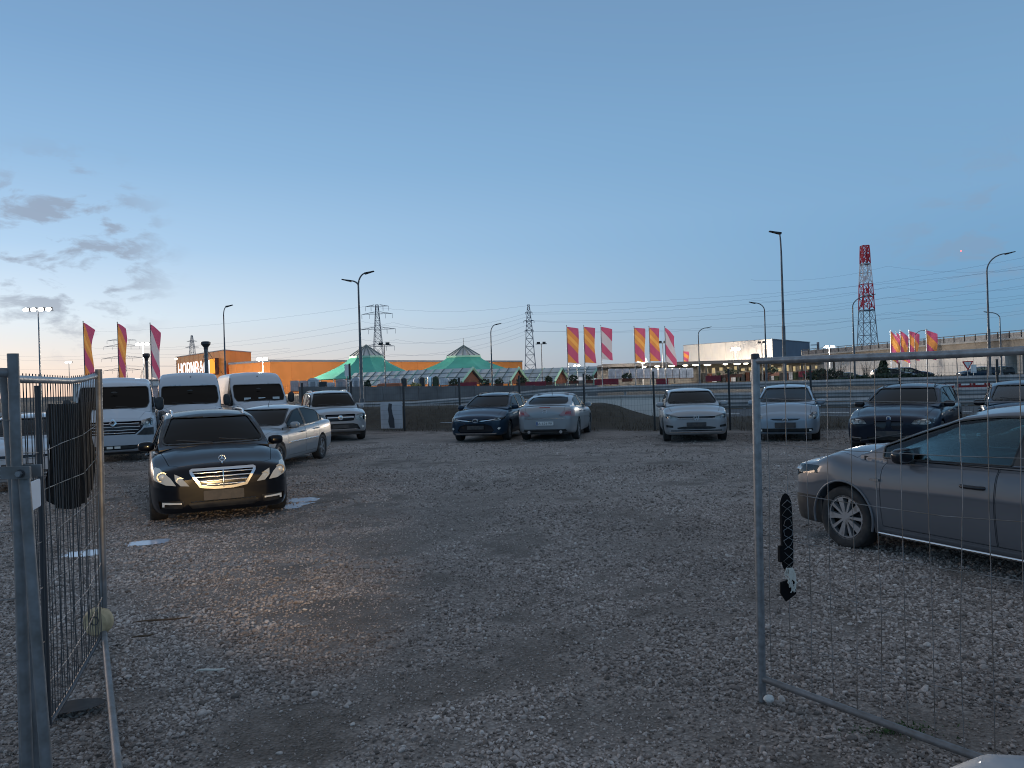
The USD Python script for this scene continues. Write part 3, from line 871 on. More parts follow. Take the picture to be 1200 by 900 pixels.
    # mirrors
    mx, mz, mw = c.get('mirror', (S.xc - .42, c['belt'][0][1] + .07, .0))
    for sd in (1, -1):
        y0 = float(S.wb_(mx)) + mw
        m = trimesh.creation.icosphere(3, 1.0)
        v = m.vertices.copy()
        v[:, 0] = np.where(v[:, 0] < 0, v[:, 0] * .35, v[:, 0])
        v = np.sign(v) * np.abs(v) ** .72
        hgt = c.get('mirror_h', .075)
        m = trimesh.Trimesh(v * [.085, .115, hgt] + [mx, sd * (y0 + .12), mz], m.faces, process=False)
        mp = part(t, 'mirror', m, c.get('mirror_mat', P_), 50)
        part(mp, 'mirror_glass', plate(rounded(sbox(-.09, -hgt * .72, .09, hgt * .72), .02), 'x', 0, .004).apply_translation([mx - .035, sd * (y0 + .12), mz]), 'chrome', 30)
        part(mp, 'mirror_arm', bx(mx + .01, sd * (y0 + .015), mz - hgt * .8, .07, .14, .03), 'black_plastic', 30)
    # handles
    for hx, hz in c.get('handles', []):
        for sd in (1, -1):
            yy = float(S.w(hx)) * 1.0
            hnd = tube([(hx - .11, sd * (yy - .012), hz), (hx - .08, sd * (yy + .028), hz + .002), (hx + .06, sd * (yy + .03), hz + .003), (hx + .10, sd * (yy - .012), hz)], .017, 8)
            part(t, 'door_handle', hnd, c.get('handle_mat', P_), 50)
    for fn in c.get('extras', []):
        fn(t, S, c)
    # wheels
    for x, tr in ((0, c.get('track', 2 * W - .235)), (-wb, c.get('track', 2 * W - .235))):
        for sd in (1, -1):
            make_wheel(t, x, sd * (tr / 2), r, c.get('tw', .215), sd, c.get('spokes', 5), c.get('rimkind', 'plain'), c.get('rim_mat', 'alloy'), c.get('rimf', .69))
    part(t, 'underbody', bx((F + R) / 2, 0, .27, F - R - .5, 2 * W - .5, .12), 'black_plastic', 30)
    return t


def front_x(S, y, z, d=0.0):
    """x of the body's front at (y, z), found on the lofted sections."""
    for x in np.linspace(S.F, S.F - .8, 161):
        if abs(y) <= float(S.w(x)) * .99 and float(S.zb(x)) <= z <= float(S.zs(x)) + (float(S.zt(x)) - float(S.zs(x))) * (1 - (abs(y) / max(.94 * float(S.w(x)), 1e-3)) ** 2.4 if abs(y) < .94 * float(S.w(x)) else 0):
            return x + d
    return S.F - .8


def rear_x(S, y, z, d=0.0):
    for x in np.linspace(S.R, S.R + .8, 161):
        if abs(y) <= float(S.w(x)) * .99 and float(S.zb(x)) <= z <= float(S.zt(x)):
            return x - d
    return S.R + .8


def ex_plate(y, z, mat_='plate_white', wd=.52, ht=.11, text=None, rear=False, label=None):
    def fn(t, S, c):
        x = rear_x(S, .2, z, .012) if rear else front_x(S, .2, z, .012)
        m = plate(rounded(sbox(-wd / 2, -ht / 2, wd / 2, ht / 2), .012), 'x', -.012, .012); m.apply_translation([x, y, z])
        p = part(t, 'number_plate', m, mat_, 20, label)
        if text:
            tm = meshkit.text_mesh(text, ht * .62, .003)
            b = tm.bounds
            tm.apply_translation([-(b[0][0] + b[1][0]) / 2, -(b[0][1] + b[1][1]) / 2, 0])
            T = np.eye(4); T[:3, :3] = np.array([[0, 0, -1], [-1, 0, 0], [0, 1, 0]]) if rear else np.array([[0, 0, 1], [1, 0, 0], [0, 1, 0]])
            tm.apply_transform(T); tm.apply_translation([x + (-.012 if rear else .012), y, z])
            part(p, 'plate_lettering', tm, 'plate_ink', False)
            bl = bx(x + (-.0126 if rear else .0126), wd / 2 - .03 if rear else -wd / 2 + .03, z, .002, .045, ht * .92)
            part(p, 'plate_band', bl, 'badge_blue', False)
    return fn


def ring_mesh(R, r, n=28):
    a = np.linspace(0, 2 * np.pi, n + 1)
    return tube(np.stack([0 * a, R * np.cos(a), R * np.sin(a)], -1), r, 6, False)


def ex_star(x, z, R):
    def fn(t, S, c):
        m = [ring_mesh(R, .0055)]
        for k in range(3):
            a = math.pi / 2 + k * 2 * math.pi / 3
            m.append(tube([(0, 0, 0), (0, R * math.cos(a), R * math.sin(a))], [.010, .003], 6))
        m.append(tube([(0, 0, -R - .03), (0, 0, -R)], [.014, .008], 8))
        q = trimesh.util.concatenate(m); q.apply_translation([x, 0, z])
        part(t, 'star_ornament', q, 'chrome', 50)
    return fn


def ex_badge(y, z, kind, R=.055, rear=False, dx=.008):
    def fn(t, S, c):
        x = rear_x(S, y, z, dx) if rear else front_x(S, y, z, dx)
        m, m2 = [], None
        if kind == 'vw':
            m = [ring_mesh(R, .007)]
            for s_ in (-1, 1):
                m += [tube([(0, s_ * .36 * R, .85 * R), (0, 0, .1 * R)], .006, 5), tube([(0, s_ * .8 * R, .45 * R), (0, s_ * .38 * R, -.8 * R)], .006, 5), tube([(0, s_ * .38 * R, -.8 * R), (0, 0, -.05 * R)], .006, 5)]
        elif kind == 'diamond':
            o = Polygon([(0, R * 1.3), (.95 * R, 0), (0, -R * 1.3), (-.95 * R, 0)])
            m = [plate(o.difference(affinity.scale(o, .45, .5)), 'x', 0, .02)]
        elif kind == 'ovals':
            for sx, sz, oz in ((1.45, 1, 0), (.5, .95, 0), (1.0, .42, .42 * R)):
                a = ring_mesh(R, .006); a.apply_scale([1, sx, sz]); a.apply_translation([0, 0, oz]); m.append(a)
        elif kind == 'wings':
            a = ring_mesh(R, .007); a.apply_scale([1, 1.3, 1]); m = [a, tube([(0, -1.2 * R, .35 * R), (0, -.45 * R, .1 * R), (0, 0, -.4 * R), (0, .45 * R, .1 * R), (0, 1.2 * R, .35 * R)], .009, 6)]
        elif kind == 'roundel':
            m = [ring_mesh(R, .007), ring_mesh(R * .6, .004)]
            m2 = plate(unary_union([Polygon([(0, 0)] + [(R * .58 * math.cos(a), R * .58 * math.sin(a)) for a in np.linspace(q, q + math.pi / 2, 8)]) for q in (0, math.pi)]), 'x', -.002, .004)
        elif kind == 'disc':
            m = [ring_mesh(R, .009), plate(Polygon([(R * math.cos(a), R * math.sin(a)) for a in np.linspace(0, 6.2, 20)]), 'x', -.01, .004)]
        q = trimesh.util.concatenate(m); q.apply_translation([x, y, z])
        part(t, 'badge', q, 'chrome', 40)
        if m2 is not None:
            b = plate(Polygon([(R * .95 * math.cos(a), R * .95 * math.sin(a)) for a in np.linspace(0, 6.2, 24)]), 'x', -.012, -.001); b.apply_translation([x, y, z]); part(t, 'badge_ground', b, 'gloss_black', 30)
            m2.apply_translation([x, y, z]); part(t, 'badge_field', m2, 'badge_blue', 30)
    return fn


def ex_bars(name, zs_, y0, y1, mat_='chrome', r=.011, curve=None, dx=.006):
    """horizontal grille bars following the front from y0 to y1 at the heights zs_"""
    def fn(t, S, c):
        for k, z in enumerate(zs_):
            h = y1[k] if isinstance(y1, (list, tuple)) else y1
            ys = np.linspace(-h, h, 15)
            pts_ = [(front_x(S, y, z, dx), y, z + (curve * (abs(y) / h) ** 2 if curve else 0)) for y in ys if abs(y) >= y0 - 1e-6]
            part(t, name, tube(pts_, r, 6), mat_, 40)
    return fn


def ex_rail(mat_='chrome'):
    def fn(t, S, c):
        x0, x1 = c['rails']
        for sd in (1, -1):
            pts_ = []
            for x in np.linspace(x0, x1, 12):
                e = min(1, min(x - x0, x1 - x) / .12)
                pts_.append((x, sd * (S.wr - .062), float(S.zr(x)) - c.get('crown', .05) - .005 + .05 * e))
            part(t, 'roof_rail', tube(pts_, .015, 8), mat_, 50)
    return fn


def ex_wipers(t, S, c):
    b = c['belt'][0][1]
    for y0, y1 in ((.55, .05), (-.05, -.55)):
        p0 = np.array([S.xc + .02, y0, float(S.zr(S.xc)) + .0])
        pts_ = [(c['screen_x'][1] - .12 - .02 * k, y0 + (y1 - y0) * k / 5, c['screen'][-1][1] + .012 + .01 * k) for k in range(6)]
        part(t, 'wiper', tube(pts_, .008, 5), 'black_plastic', 40)


def ex_antenna(x):
    def fn(t, S, c):
        z = float(S.zr(x))
        part(t, 'roof_antenna', tube([(x, 0, z - .02), (x - .05, 0, z + .06), (x - .16, 0, z + .17)], [.012, .006, .003], 6), 'black_plastic', 40)
    return fn
def pair(*pts):
    p = Polygon(pts)
    return MultiPolygon([p, affinity.scale(p, -1, 1, origin=(0, 0))])


def spec(L, W, H, wb, fo, r, zn, zc, xc, xw, xr, hr, xg, zg, zd, bf, br, doors, pillars, dlo, **kw):
    F, R = fo, -(L - fo)
    c = dict(W=W, wb=wb, fo=fo, ro=L - fo - wb, r=r, H=H)
    c['zt'] = [(F, zn - .15), (F - .03, zn - .06), (F - .10, zn), (F - .32, zn + .055), ((F + xc) * .5, (zn + zc) / 2 + .045), (xc, zc), (xc - .5, bf + .03), (xg, max(zd, zg - .02)), (R + .13, zd), (R + .035, zd - .08), (R, zd - .2)]
    c['zs'] = [(F, zn - .19), (F - .10, zn - .07), (F - .35, zn - .035), (xc + .3, zc - .10), (xc, bf - .05), (xc - 1, bf - .01), (xg, br - .01), (R + .2, zd - .05), (R, zd - .25)]
    c['belt'] = [(xc, bf), (xg, br)]
    c['roof'] = [(xc, zc), (xc - .10, zc + .055), (xc * .55 + xw * .45, zc * .52 + H * .48 - .03), (xw + .10, H - .115), (xw - .12, H - .045), (xw - .65, H), ((xw + xr) / 2 - .2, H - .003), (xr + .35, hr + (H - hr) * .55), (xr, hr), (xg, zg)]
    c['wbelt'] = [(xc, .845), (xc - .5, .90), (xc - 1.4, .93), (xg + .9, .90), (xg, .80)]
    c['wroof'] = kw.pop('wroof', .665)
    hw = W / 2
    c['screen'] = [(hw * .62, H - .105), (hw * .80, zc + .035)]
    c['screen_x'] = (xw - .25, xc + .3)
    if kw.pop('rear', True):
        c['rear_screen'] = [(hw * .57, hr - .05), (hw * .70, max(zg, br) + .05)]
        c['rear_x'] = (R - .1, min(xr + .15, xg + .8))
    c['dlo'], c['pillars'] = dlo, pillars
    c['doors'] = doors
    c['panels'] = []
    doors = [doors[0]] + [(doors[1][0], doors[0][0] - .004)]
    for x0, x1 in doors:
        q = Polygon([(x0, .30), (x1, .30), (x1 + .012, .60), (x1, bf + .02), (x0, bf + .02), (x0 + .012, .60)])
        for rng in ((.2, hw + .1), (-hw - .1, -.2)):
            c['panels'].append(('door', 'y', q, rng))
    c['panels'].append(('bonnet', 'z', Polygon([(F - .16, hw * .60), (F - .30, hw * .73), (0, hw * .81), (xc + .05, hw * .83), (xc + .05, -hw * .83), (0, -hw * .81), (F - .30, -hw * .73), (F - .16, -hw * .60)]), (zn - .13, 1.6)))
    c.update(kw)
    return c


# near black estate: front three-quarter, facing the camera
GR = sym([(.40, .765), (.43, .745), (.425, .70), (.305, .505), (.12, .475)])
ESTATE = spec(4.90, 1.854, 1.50, 2.874, .85, .33, .80, 1.00, -.42, -1.32, -3.62, 1.42, -3.98, 1.02, .98, .93, 1.0, [(-1.74, -.52), (-2.72, -1.76)], [(-1.76, .10, -.10), (-2.74, .09, -.10)], (-3.8, -.72),
    paint='paint_black', glass='dark_glass', spokes=5, rimkind='twin', tw=.24, hood_crease=.018, rails=(-3.4, -1.55), handles=[(-1.55, .82), (-2.55, .83)], mirror_mat='paint_black', res=1.3, zb=[(.85, .25), (.81, .185), (.7, .155), (.3, .15), (-2.874, .17), (-3.7, .24), (-3.95, .29), (-4.05, .36)],
    fittings=[('grille', 'front', GR.buffer(-.034), 'gloss_black', dict(recess=.05)), ('grille_frame', 'front', GR.difference(GR.buffer(-.036)), 'chrome', dict(d=.012)),
              ('headlight', 'front', pair((.875, .745), (.845, .785), (.79, .775), (.665, .655), (.60, .552), (.72, .565), (.875, .635)), 'lamp_silver', dict(recess=.05, lens='lamp_frost', eyes=[(.765, .675, .068)])),
              ('headlight', 'front', pair((.615, .705), (.545, .67), (.435, .535), (.545, .548), (.61, .62)), 'lamp_silver', dict(recess=.04, lens='lamp_frost', eyes=[(.545, .612, .05)])),
              ('lower_grille', 'front', sym([(.42, .315), (.46, .30), (.40, .225)]), 'black_plastic', dict(recess=.03)),
              ('fog_lamp_recess', 'front', pair((.82, .35), (.50, .345), (.52, .24), (.80, .25)), 'black_plastic', dict(recess=.03)),
              ('running_light', 'front', pair((.775, .335), (.535, .318), (.535, .298), (.745, .308), (.75, .275), (.775, .275)), 'lamp_silver', dict(d=.01))],
    extras=[ex_bars('grille_bar', [.70, .645, .59, .535], 0, [.39, .35, .31, .275], r=.012, dx=-.004), ex_plate(0, .395, 'plate_back', .52, .13), ex_star(.70, .875, .042), ex_rail(), ex_wipers,
            lambda t, S, c: part(t, 'grille_centre_bar', tube([(front_x(S, 0, z, .006), 0, z) for z in (.755, .7, .62, .55, .49)], .011, 6), 'chrome', 40),
            lambda t, S, c: part(t, 'mesh_trim', [tube([(front_x(S, y, .318, .006), y, .318 + .006 * (-1) ** k) for k, y in enumerate(np.linspace(-.42, .42, 29))], .006, 4)], 'dark_metal', 30)])
# silver saloon behind it
SALOON = spec(4.73, 1.812, 1.44, 2.754, .92, .315, .74, .97, -.40, -1.22, -2.70, 1.37, -3.32, 1.06, 1.02, .91, .98, [(-1.62, -.50), (-2.55, -1.64)], [(-1.62, .10, -.10), (-2.58, .10, -.30)], (-3.1, -.72),
    paint='paint_silver', spokes=5, rimkind='plain', crease=.55, handles=[(-1.42, .80), (-2.36, .82)],
    fittings=[('headlight', 'front', pair((.84, .62), (.84, .74), (.62, .71), (.40, .62), (.42, .56), (.66, .56)), 'lamp_silver', dict(recess=.05, lens='lamp_lens', eyes=[(.68, .645, .055)])),
              ('grille', 'front', sym([(.34, .66), (.36, .60), (.26, .55)]), 'gloss_black', dict(recess=.03)), ('lower_grille', 'front', sym([(.50, .40), (.44, .28)]), 'black_plastic', dict(recess=.04)),
              ('tail_light', 'rear', pair((.80, .62), (.80, .92), (.62, .92), (.62, .62)), 'lamp_red')],
    extras=[ex_plate(0, .47, 'plate_back'), ex_antenna(-1.5), ex_wipers, lambda t, S, c: [part(t, 'rubbing_strip', tube([(x, sd * (float(S.w(x)) + .004), .60) for x in np.linspace(-2.4, -.55, 8)], .016, 6), 'chrome', 50) for sd in (1, -1)]])
# silver SUV beyond the vans
SUV = spec(4.89, 1.878, 1.70, 2.89, .96, .36, 1.00, 1.14, -.30, -1.08, -3.55, 1.62, -3.85, 1.16, 1.10, 1.05, 1.12, [(-1.68, -.45), (-2.68, -1.70)], [(-1.66, .10, -.08), (-2.70, .10, -.10)], (-3.6, -.60),
    paint='paint_silver_pale', wroof=.72, zb=[(.96, .40), (.90, .34), (.7, .30), (0, .27), (-2.9, .27), (-3.7, .34), (-3.93, .44)], spokes=5, tw=.235, rails=(-3.3, -1.35), handles=[(-1.5, .95), (-2.5, .97)], mirror_h=.10,
    fittings=[('grille', 'front', sym([(.46, .91), (.50, .88), (.44, .70), (.34, .68)]), 'gloss_black', dict(recess=.05)),
              ('headlight', 'front', pair((.86, .74), (.87, .90), (.74, .93), (.54, .89), (.50, .73), (.68, .69)), 'lamp_silver', dict(recess=.05, lens='lamp_lens', eyes=[(.68, .80, .06)])),
              ('lower_grille', 'front', sym([(.42, .60), (.56, .56), (.66, .40)]), 'black_plastic', dict(recess=.05)),
              ('fog_lamp', 'front', pair((.79, .50), (.73, .53), (.69, .49), (.72, .44), (.78, .45)), 'lamp_silver', dict(d=.01)),
              ('skid_plate', 'front', sym([(.56, .42), (.50, .36)]), 'chrome', dict(d=.006))],
    extras=[ex_bars('grille_bar', [.80], 0, [.44], r=.03, dx=.0), ex_badge(0, .80, 'disc', .075, dx=.03), ex_rail(), ex_plate(0, .50, 'plate_back'), ex_wipers])
# blue estate car in the far row
HYBRID = spec(4.56, 1.76, 1.475, 2.60, .95, .31, .80, 1.02, -.25, -1.18, -3.15, 1.42, -3.50, 1.08, 1.0, .95, 1.02, [(-1.60, -.45), (-2.48, -1.62)], [(-1.60, .10, -.08), (-2.50, .09, -.12)], (-3.3, -.62),
    paint='paint_teal', spokes=5, rimkind='twin', rails=(-3.0, -1.4), handles=[(-1.42, .86), (-2.3, .88)],
    fittings=[('grille', 'front', sym([(.20, .69), (.45, .715), (.45, .69), (.20, .65)]), 'gloss_black', dict(recess=.02)),
              ('chrome_strip', 'front', pair((.12, .655), (.46, .69), (.62, .715), (.62, .700), (.46, .668), (.12, .632)), 'chrome', dict(d=.01)),
              ('headlight', 'front', pair((.47, .69), (.62, .715), (.80, .77), (.855, .775), (.86, .70), (.74, .66), (.50, .655)), 'lamp_silver', dict(recess=.04, lens='lamp_lens', eyes=[(.70, .715, .038)])),
              ('lower_grille', 'front', sym([(.30, .56), (.50, .50), (.58, .36), (.50, .29)]), 'gloss_black', dict(recess=.045)),
              ('fog_lamp', 'front', pair((.77, .43), (.72, .46), (.68, .42), (.72, .38)), 'lamp_silver', dict(d=.012)),
              ('bumper_lip', 'front', sym([(.66, .285), (.62, .25)]), 'chrome', dict(d=.006))],
    extras=[ex_badge(0, .66, 'ovals', .06), ex_rail('black_plastic'), ex_plate(0, .455, 'plate_back'), ex_wipers])
# silver hatchback saloon seen from behind
TAIL = spec(4.76, 1.795, 1.44, 2.725, .96, .325, .74, .98, -.30, -1.25, -2.55, 1.36, -3.45, 1.08, 1.05, .93, 1.04, [(-1.62, -.48), (-2.55, -1.64)], [(-1.62, .10, -.10), (-2.58, .10, -.30)], (-3.1, -.66),
    paint='paint_silver', spokes=5, handles=[(-1.44, .83), (-2.36, .86)], tail_w=.70,
    fittings=[('tail_light', 'rear', pair((.86, .74), (.87, .93), (.74, .955), (.56, .90), (.44, .80), (.50, .765), (.70, .765)), 'lamp_red_clear', dict(d=.004)),
              ('tail_light_lamp', 'rear', pair((.78, .80), (.78, .90), (.64, .89), (.60, .81)), 'lamp_red', dict(d=.007)),
              ('bumper_step', 'rear', sym([(.62, .715), (.58, .675)]), 'chrome', dict(d=.003)),
              ('high_brake_light', 'rear', sym([(.16, 1.035), (.16, 1.015)]), 'lamp_red', dict(d=.004)),
              ('rear_diffuser', 'rear', sym([(.62, .38), (.66, .33), (.60, .30)]), 'black_plastic', dict(d=.006)),
              ('headlight', 'front', pair((.84, .62), (.84, .74), (.62, .70), (.45, .62), (.5, .58)), 'lamp_silver')],
    extras=[ex_plate(0, .55, 'plate_white', .52, .11, 'BA 426 RK', True), ex_badge(0, .90, 'wings', .055, True), ex_antenna(-2.3),
            lambda t, S, c: [part(t, 'exhaust_pipe', tube([(S.R - .03, sd * .48, .30), (S.R + .25, sd * .48, .30)], .045, 16), 'chrome', 50) for sd in (1, -1)]])
TAIL['panels'].append(('boot_lid', 'x', sym([(.60, 1.1), (.60, .93), (.44, .78), (.56, .73), (.56, .70)]).union(sym([(.56, .72), (.54, .685)])), (-4.0, -3.45)))
# silver small hatchback facing the camera
SMALL = spec(4.05, 1.751, 1.46, 2.548, .79, .315, .84, 1.02, -.30, -1.10, -2.95, 1.40, -3.20, 1.08, 1.0, .94, 1.03, [(-1.52, -.45), (-2.38, -1.54)], [(-1.52, .10, -.06), (-2.40, .09, -.10)], (-2.9, -.62),
    paint='paint_silver_pale', glass='car_glass_clear', spokes=5, handles=[(-1.34, .86), (-2.2, .88)],
    fittings=[('grille', 'front', sym([(.50, .715), (.50, .67), (.30, .645)]), 'gloss_black', dict(recess=.025)),
              ('headlight', 'front', pair((.50, .665), (.50, .72), (.70, .77), (.82, .80), (.845, .73), (.78, .665)), 'lamp_silver', dict(recess=.05, lens='lamp_lens', eyes=[(.71, .715, .045)])),
              ('lower_grille', 'front', sym([(.34, .44), (.52, .415), (.50, .375), (.34, .36)]), 'black_plastic', dict(recess=.04)),
              ('fog_lamp_recess', 'front', pair((.80, .49), (.62, .47), (.62, .41), (.80, .42)), 'black_plastic', dict(recess=.03)),
              ('bumper_slot', 'front', sym([(.68, .345), (.68, .315)]), 'gloss_black', dict(d=.004)),
              ('bumper_lip', 'front', sym([(.74, .30), (.70, .27)]), 'chrome', dict(d=.005))],
    extras=[ex_badge(0, .675, 'vw', .068, dx=.02), ex_plate(0, .50, 'plate_back'), ex_bars('chrome_strip', [.655], .08, [.50], r=.007), ex_wipers])
# pale blue hatchback
WEDGE = spec(4.45, 1.725, 1.49, 2.70, .88, .31, .76, 1.02, .05, -1.15, -2.75, 1.38, -3.40, 1.12, 1.06, .94, 1.06, [(-1.60, -.40), (-2.50, -1.62)], [(-1.60, .10, -.08), (-2.55, .09, -.25)], (-3.0, -.45),
    paint='paint_iceblue', glass='car_glass_clear', spokes=5, handles=[(-1.42, .86), (-2.3, .90)], nose_w=.50,
    fittings=[('bonnet_slot', 'front', sym([(.32, .625), (.38, .62), (.30, .585), (.12, .575)]), 'gloss_black', dict(recess=.02)),
              ('headlight', 'front', pair((.56, .62), (.60, .72), (.70, .79), (.78, .775), (.82, .68), (.72, .60)), 'lamp_silver', dict(recess=.05, lens='lamp_lens', eyes=[(.70, .675, .05)])),
              ('lower_grille', 'front', sym([(.66, .37), (.68, .34), (.62, .27), (.4, .26)]), 'black_plastic', dict(recess=.05)),
              ('fog_lamp', 'front', pair((.64, .345), (.58, .345), (.58, .295), (.64, .295)), 'lamp_silver', dict(d=.006))],
    extras=[ex_plate(0, .455, 'plate_back', .52, .14), ex_badge(0, .585, 'ovals', .045), ex_wipers])
# dark blue estate on the right
TOURER = spec(4.91, 1.86, 1.46, 2.968, .87, .335, .80, 1.0, -.45, -1.36, -3.62, 1.40, -3.95, 1.04, 1.0, .94, 1.02, [(-1.82, -.55), (-2.82, -1.84)], [(-1.82, .10, -.10), (-2.84, .09, -.10)], (-3.75, -.78),
    paint='paint_navy', spokes=5, rimkind='twin', tw=.245, hood_crease=.02, rails=(-3.4, -1.6), handles=[(-1.62, .83), (-2.62, .85)], mirror_mat='gloss_black',
    fittings=[('grille', 'front', pair((.05, .70), (.28, .70), (.30, .64), (.24, .52), (.08, .52), (.04, .60)), 'gloss_black', dict(recess=.04)),
              ('headlight', 'front', pair((.44, .64), (.50, .725), (.70, .755), (.86, .76), (.86, .67), (.74, .63)), 'lamp_silver', dict(recess=.05, lens='lamp_lens', eyes=[(.58, .685, .045), (.74, .695, .045)])),
              ('lower_grille', 'front', sym([(.36, .36), (.44, .34), (.40, .23)]), 'black_plastic', dict(recess=.05)),
              ('fog_lamp_recess', 'front', pair((.82, .37), (.54, .35), (.54, .25), (.80, .27)), 'black_plastic', dict(recess=.03)),
              ('chrome_strip', 'front', pair((.80, .355), (.56, .335), (.56, .32), (.80, .34)), 'chrome', dict(d=.01))],
    extras=[ex_badge(0, .755, 'roundel', .042, dx=.012), ex_plate(0, .43, 'plate_back', .52, .12), ex_rail('dark_metal'), ex_wipers])
# grey hatchback behind the right-hand fence, seen from its left side
HATCH = spec(4.195, 1.79, 1.472, 2.625, .80, .318, .87, 1.03, -.12, -1.03, -2.92, 1.40, -3.28, 1.08, 1.02, .93, 1.0, [(-1.585, -.46), (-2.47, -1.61)], [(-1.58, .11, -.16), (-2.44, .09, -.10)], (-3.0, -.42), mirror=(-.76, 1.0, 0.0),
    paint='paint_grey', plan=[(.80, .68), (.77, .80), (.71, .885), (.60, .945), (.40, .98), (0, 1), (-1.3, 1), (-2.725, .985), (-2.945, .955), (-3.195, .91), (-3.315, .85), (-3.37, .76), (-3.395, .66)], glass='hatch_glass', spokes=10, rimkind='pair', crease=.66, handles=[(-1.38, .78), (-2.26, .80)], handle_mat='gloss_black', mirror_mat='gloss_black', res=1.5, rimf=.70, tw=.205, zb=[(.80, .27), (.77, .21), (.66, .185), (.1, .18), (-2.6, .18), (-3.1, .22), (-3.39, .33)],
    fittings=[('headlight', 'front', pair((.46, .67), (.50, .745), (.70, .80), (.86, .82), (.875, .74), (.78, .67)), 'lamp_silver', dict(recess=.05, lens='lamp_lens', eyes=[(.70, .735, .042)])),
              ('grille', 'front', sym([(.46, .72), (.46, .66), (.3, .645)]), 'gloss_black', dict(recess=.03)),
              ('lower_grille', 'front', sym([(.66, .45), (.72, .40), (.68, .23)]), 'black_plastic', dict(recess=.04)),
              ('bumper_corner', 'front', pair((.895, .50), (.70, .48), (.70, .20), (.895, .20)), 'black_plastic', dict(d=.004)),
              ('tail_light', 'rear', pair((.85, .74), (.86, .92), (.5, .90), (.5, .76)), 'lamp_red')],
    extras=[ex_badge(0, .615, 'vw', .055, dx=.004), ex_plate(0, .50, 'plate_back'), ex_wipers,
            lambda t, S, c: [part(t, 'sill_strip', tube([(x, sd * (float(S.w(x)) * .985 + .006), .232) for x in np.linspace(-2.15, -.42, 10)], .014, 6), 'chrome', 50) for sd in (1, -1)],
            lambda t, S, c: [part(t, 'wing_badge', bx(-.40, sd * (float(S.w(-.4)) + .008), .745, .10, .012, .022), 'chrome', 30) for sd in (1, -1)],
            lambda t, S, c: [part(t, 'window_brightwork', tube([(x, sd * (float(S.wb_(x)) + .006), float(S.belt(x)) + .006) for x in np.linspace(-2.9, -.7, 14)], .008, 5), 'gloss_black', 50) for sd in (1, -1)],
            lambda t, S, c: [part(t, 'arch_lip', tube([(ax + (c['r'] + .05) * math.cos(a), sd * (float(S.w(ax)) * 1.004), c['r'] + .005 + (c['r'] + .05) * math.sin(a)) for a in np.linspace(-.25, math.pi + .25, 30)], .012, 6), c['paint'], 50) for sd in (1, -1) for ax in (0, -c['wb'])]])


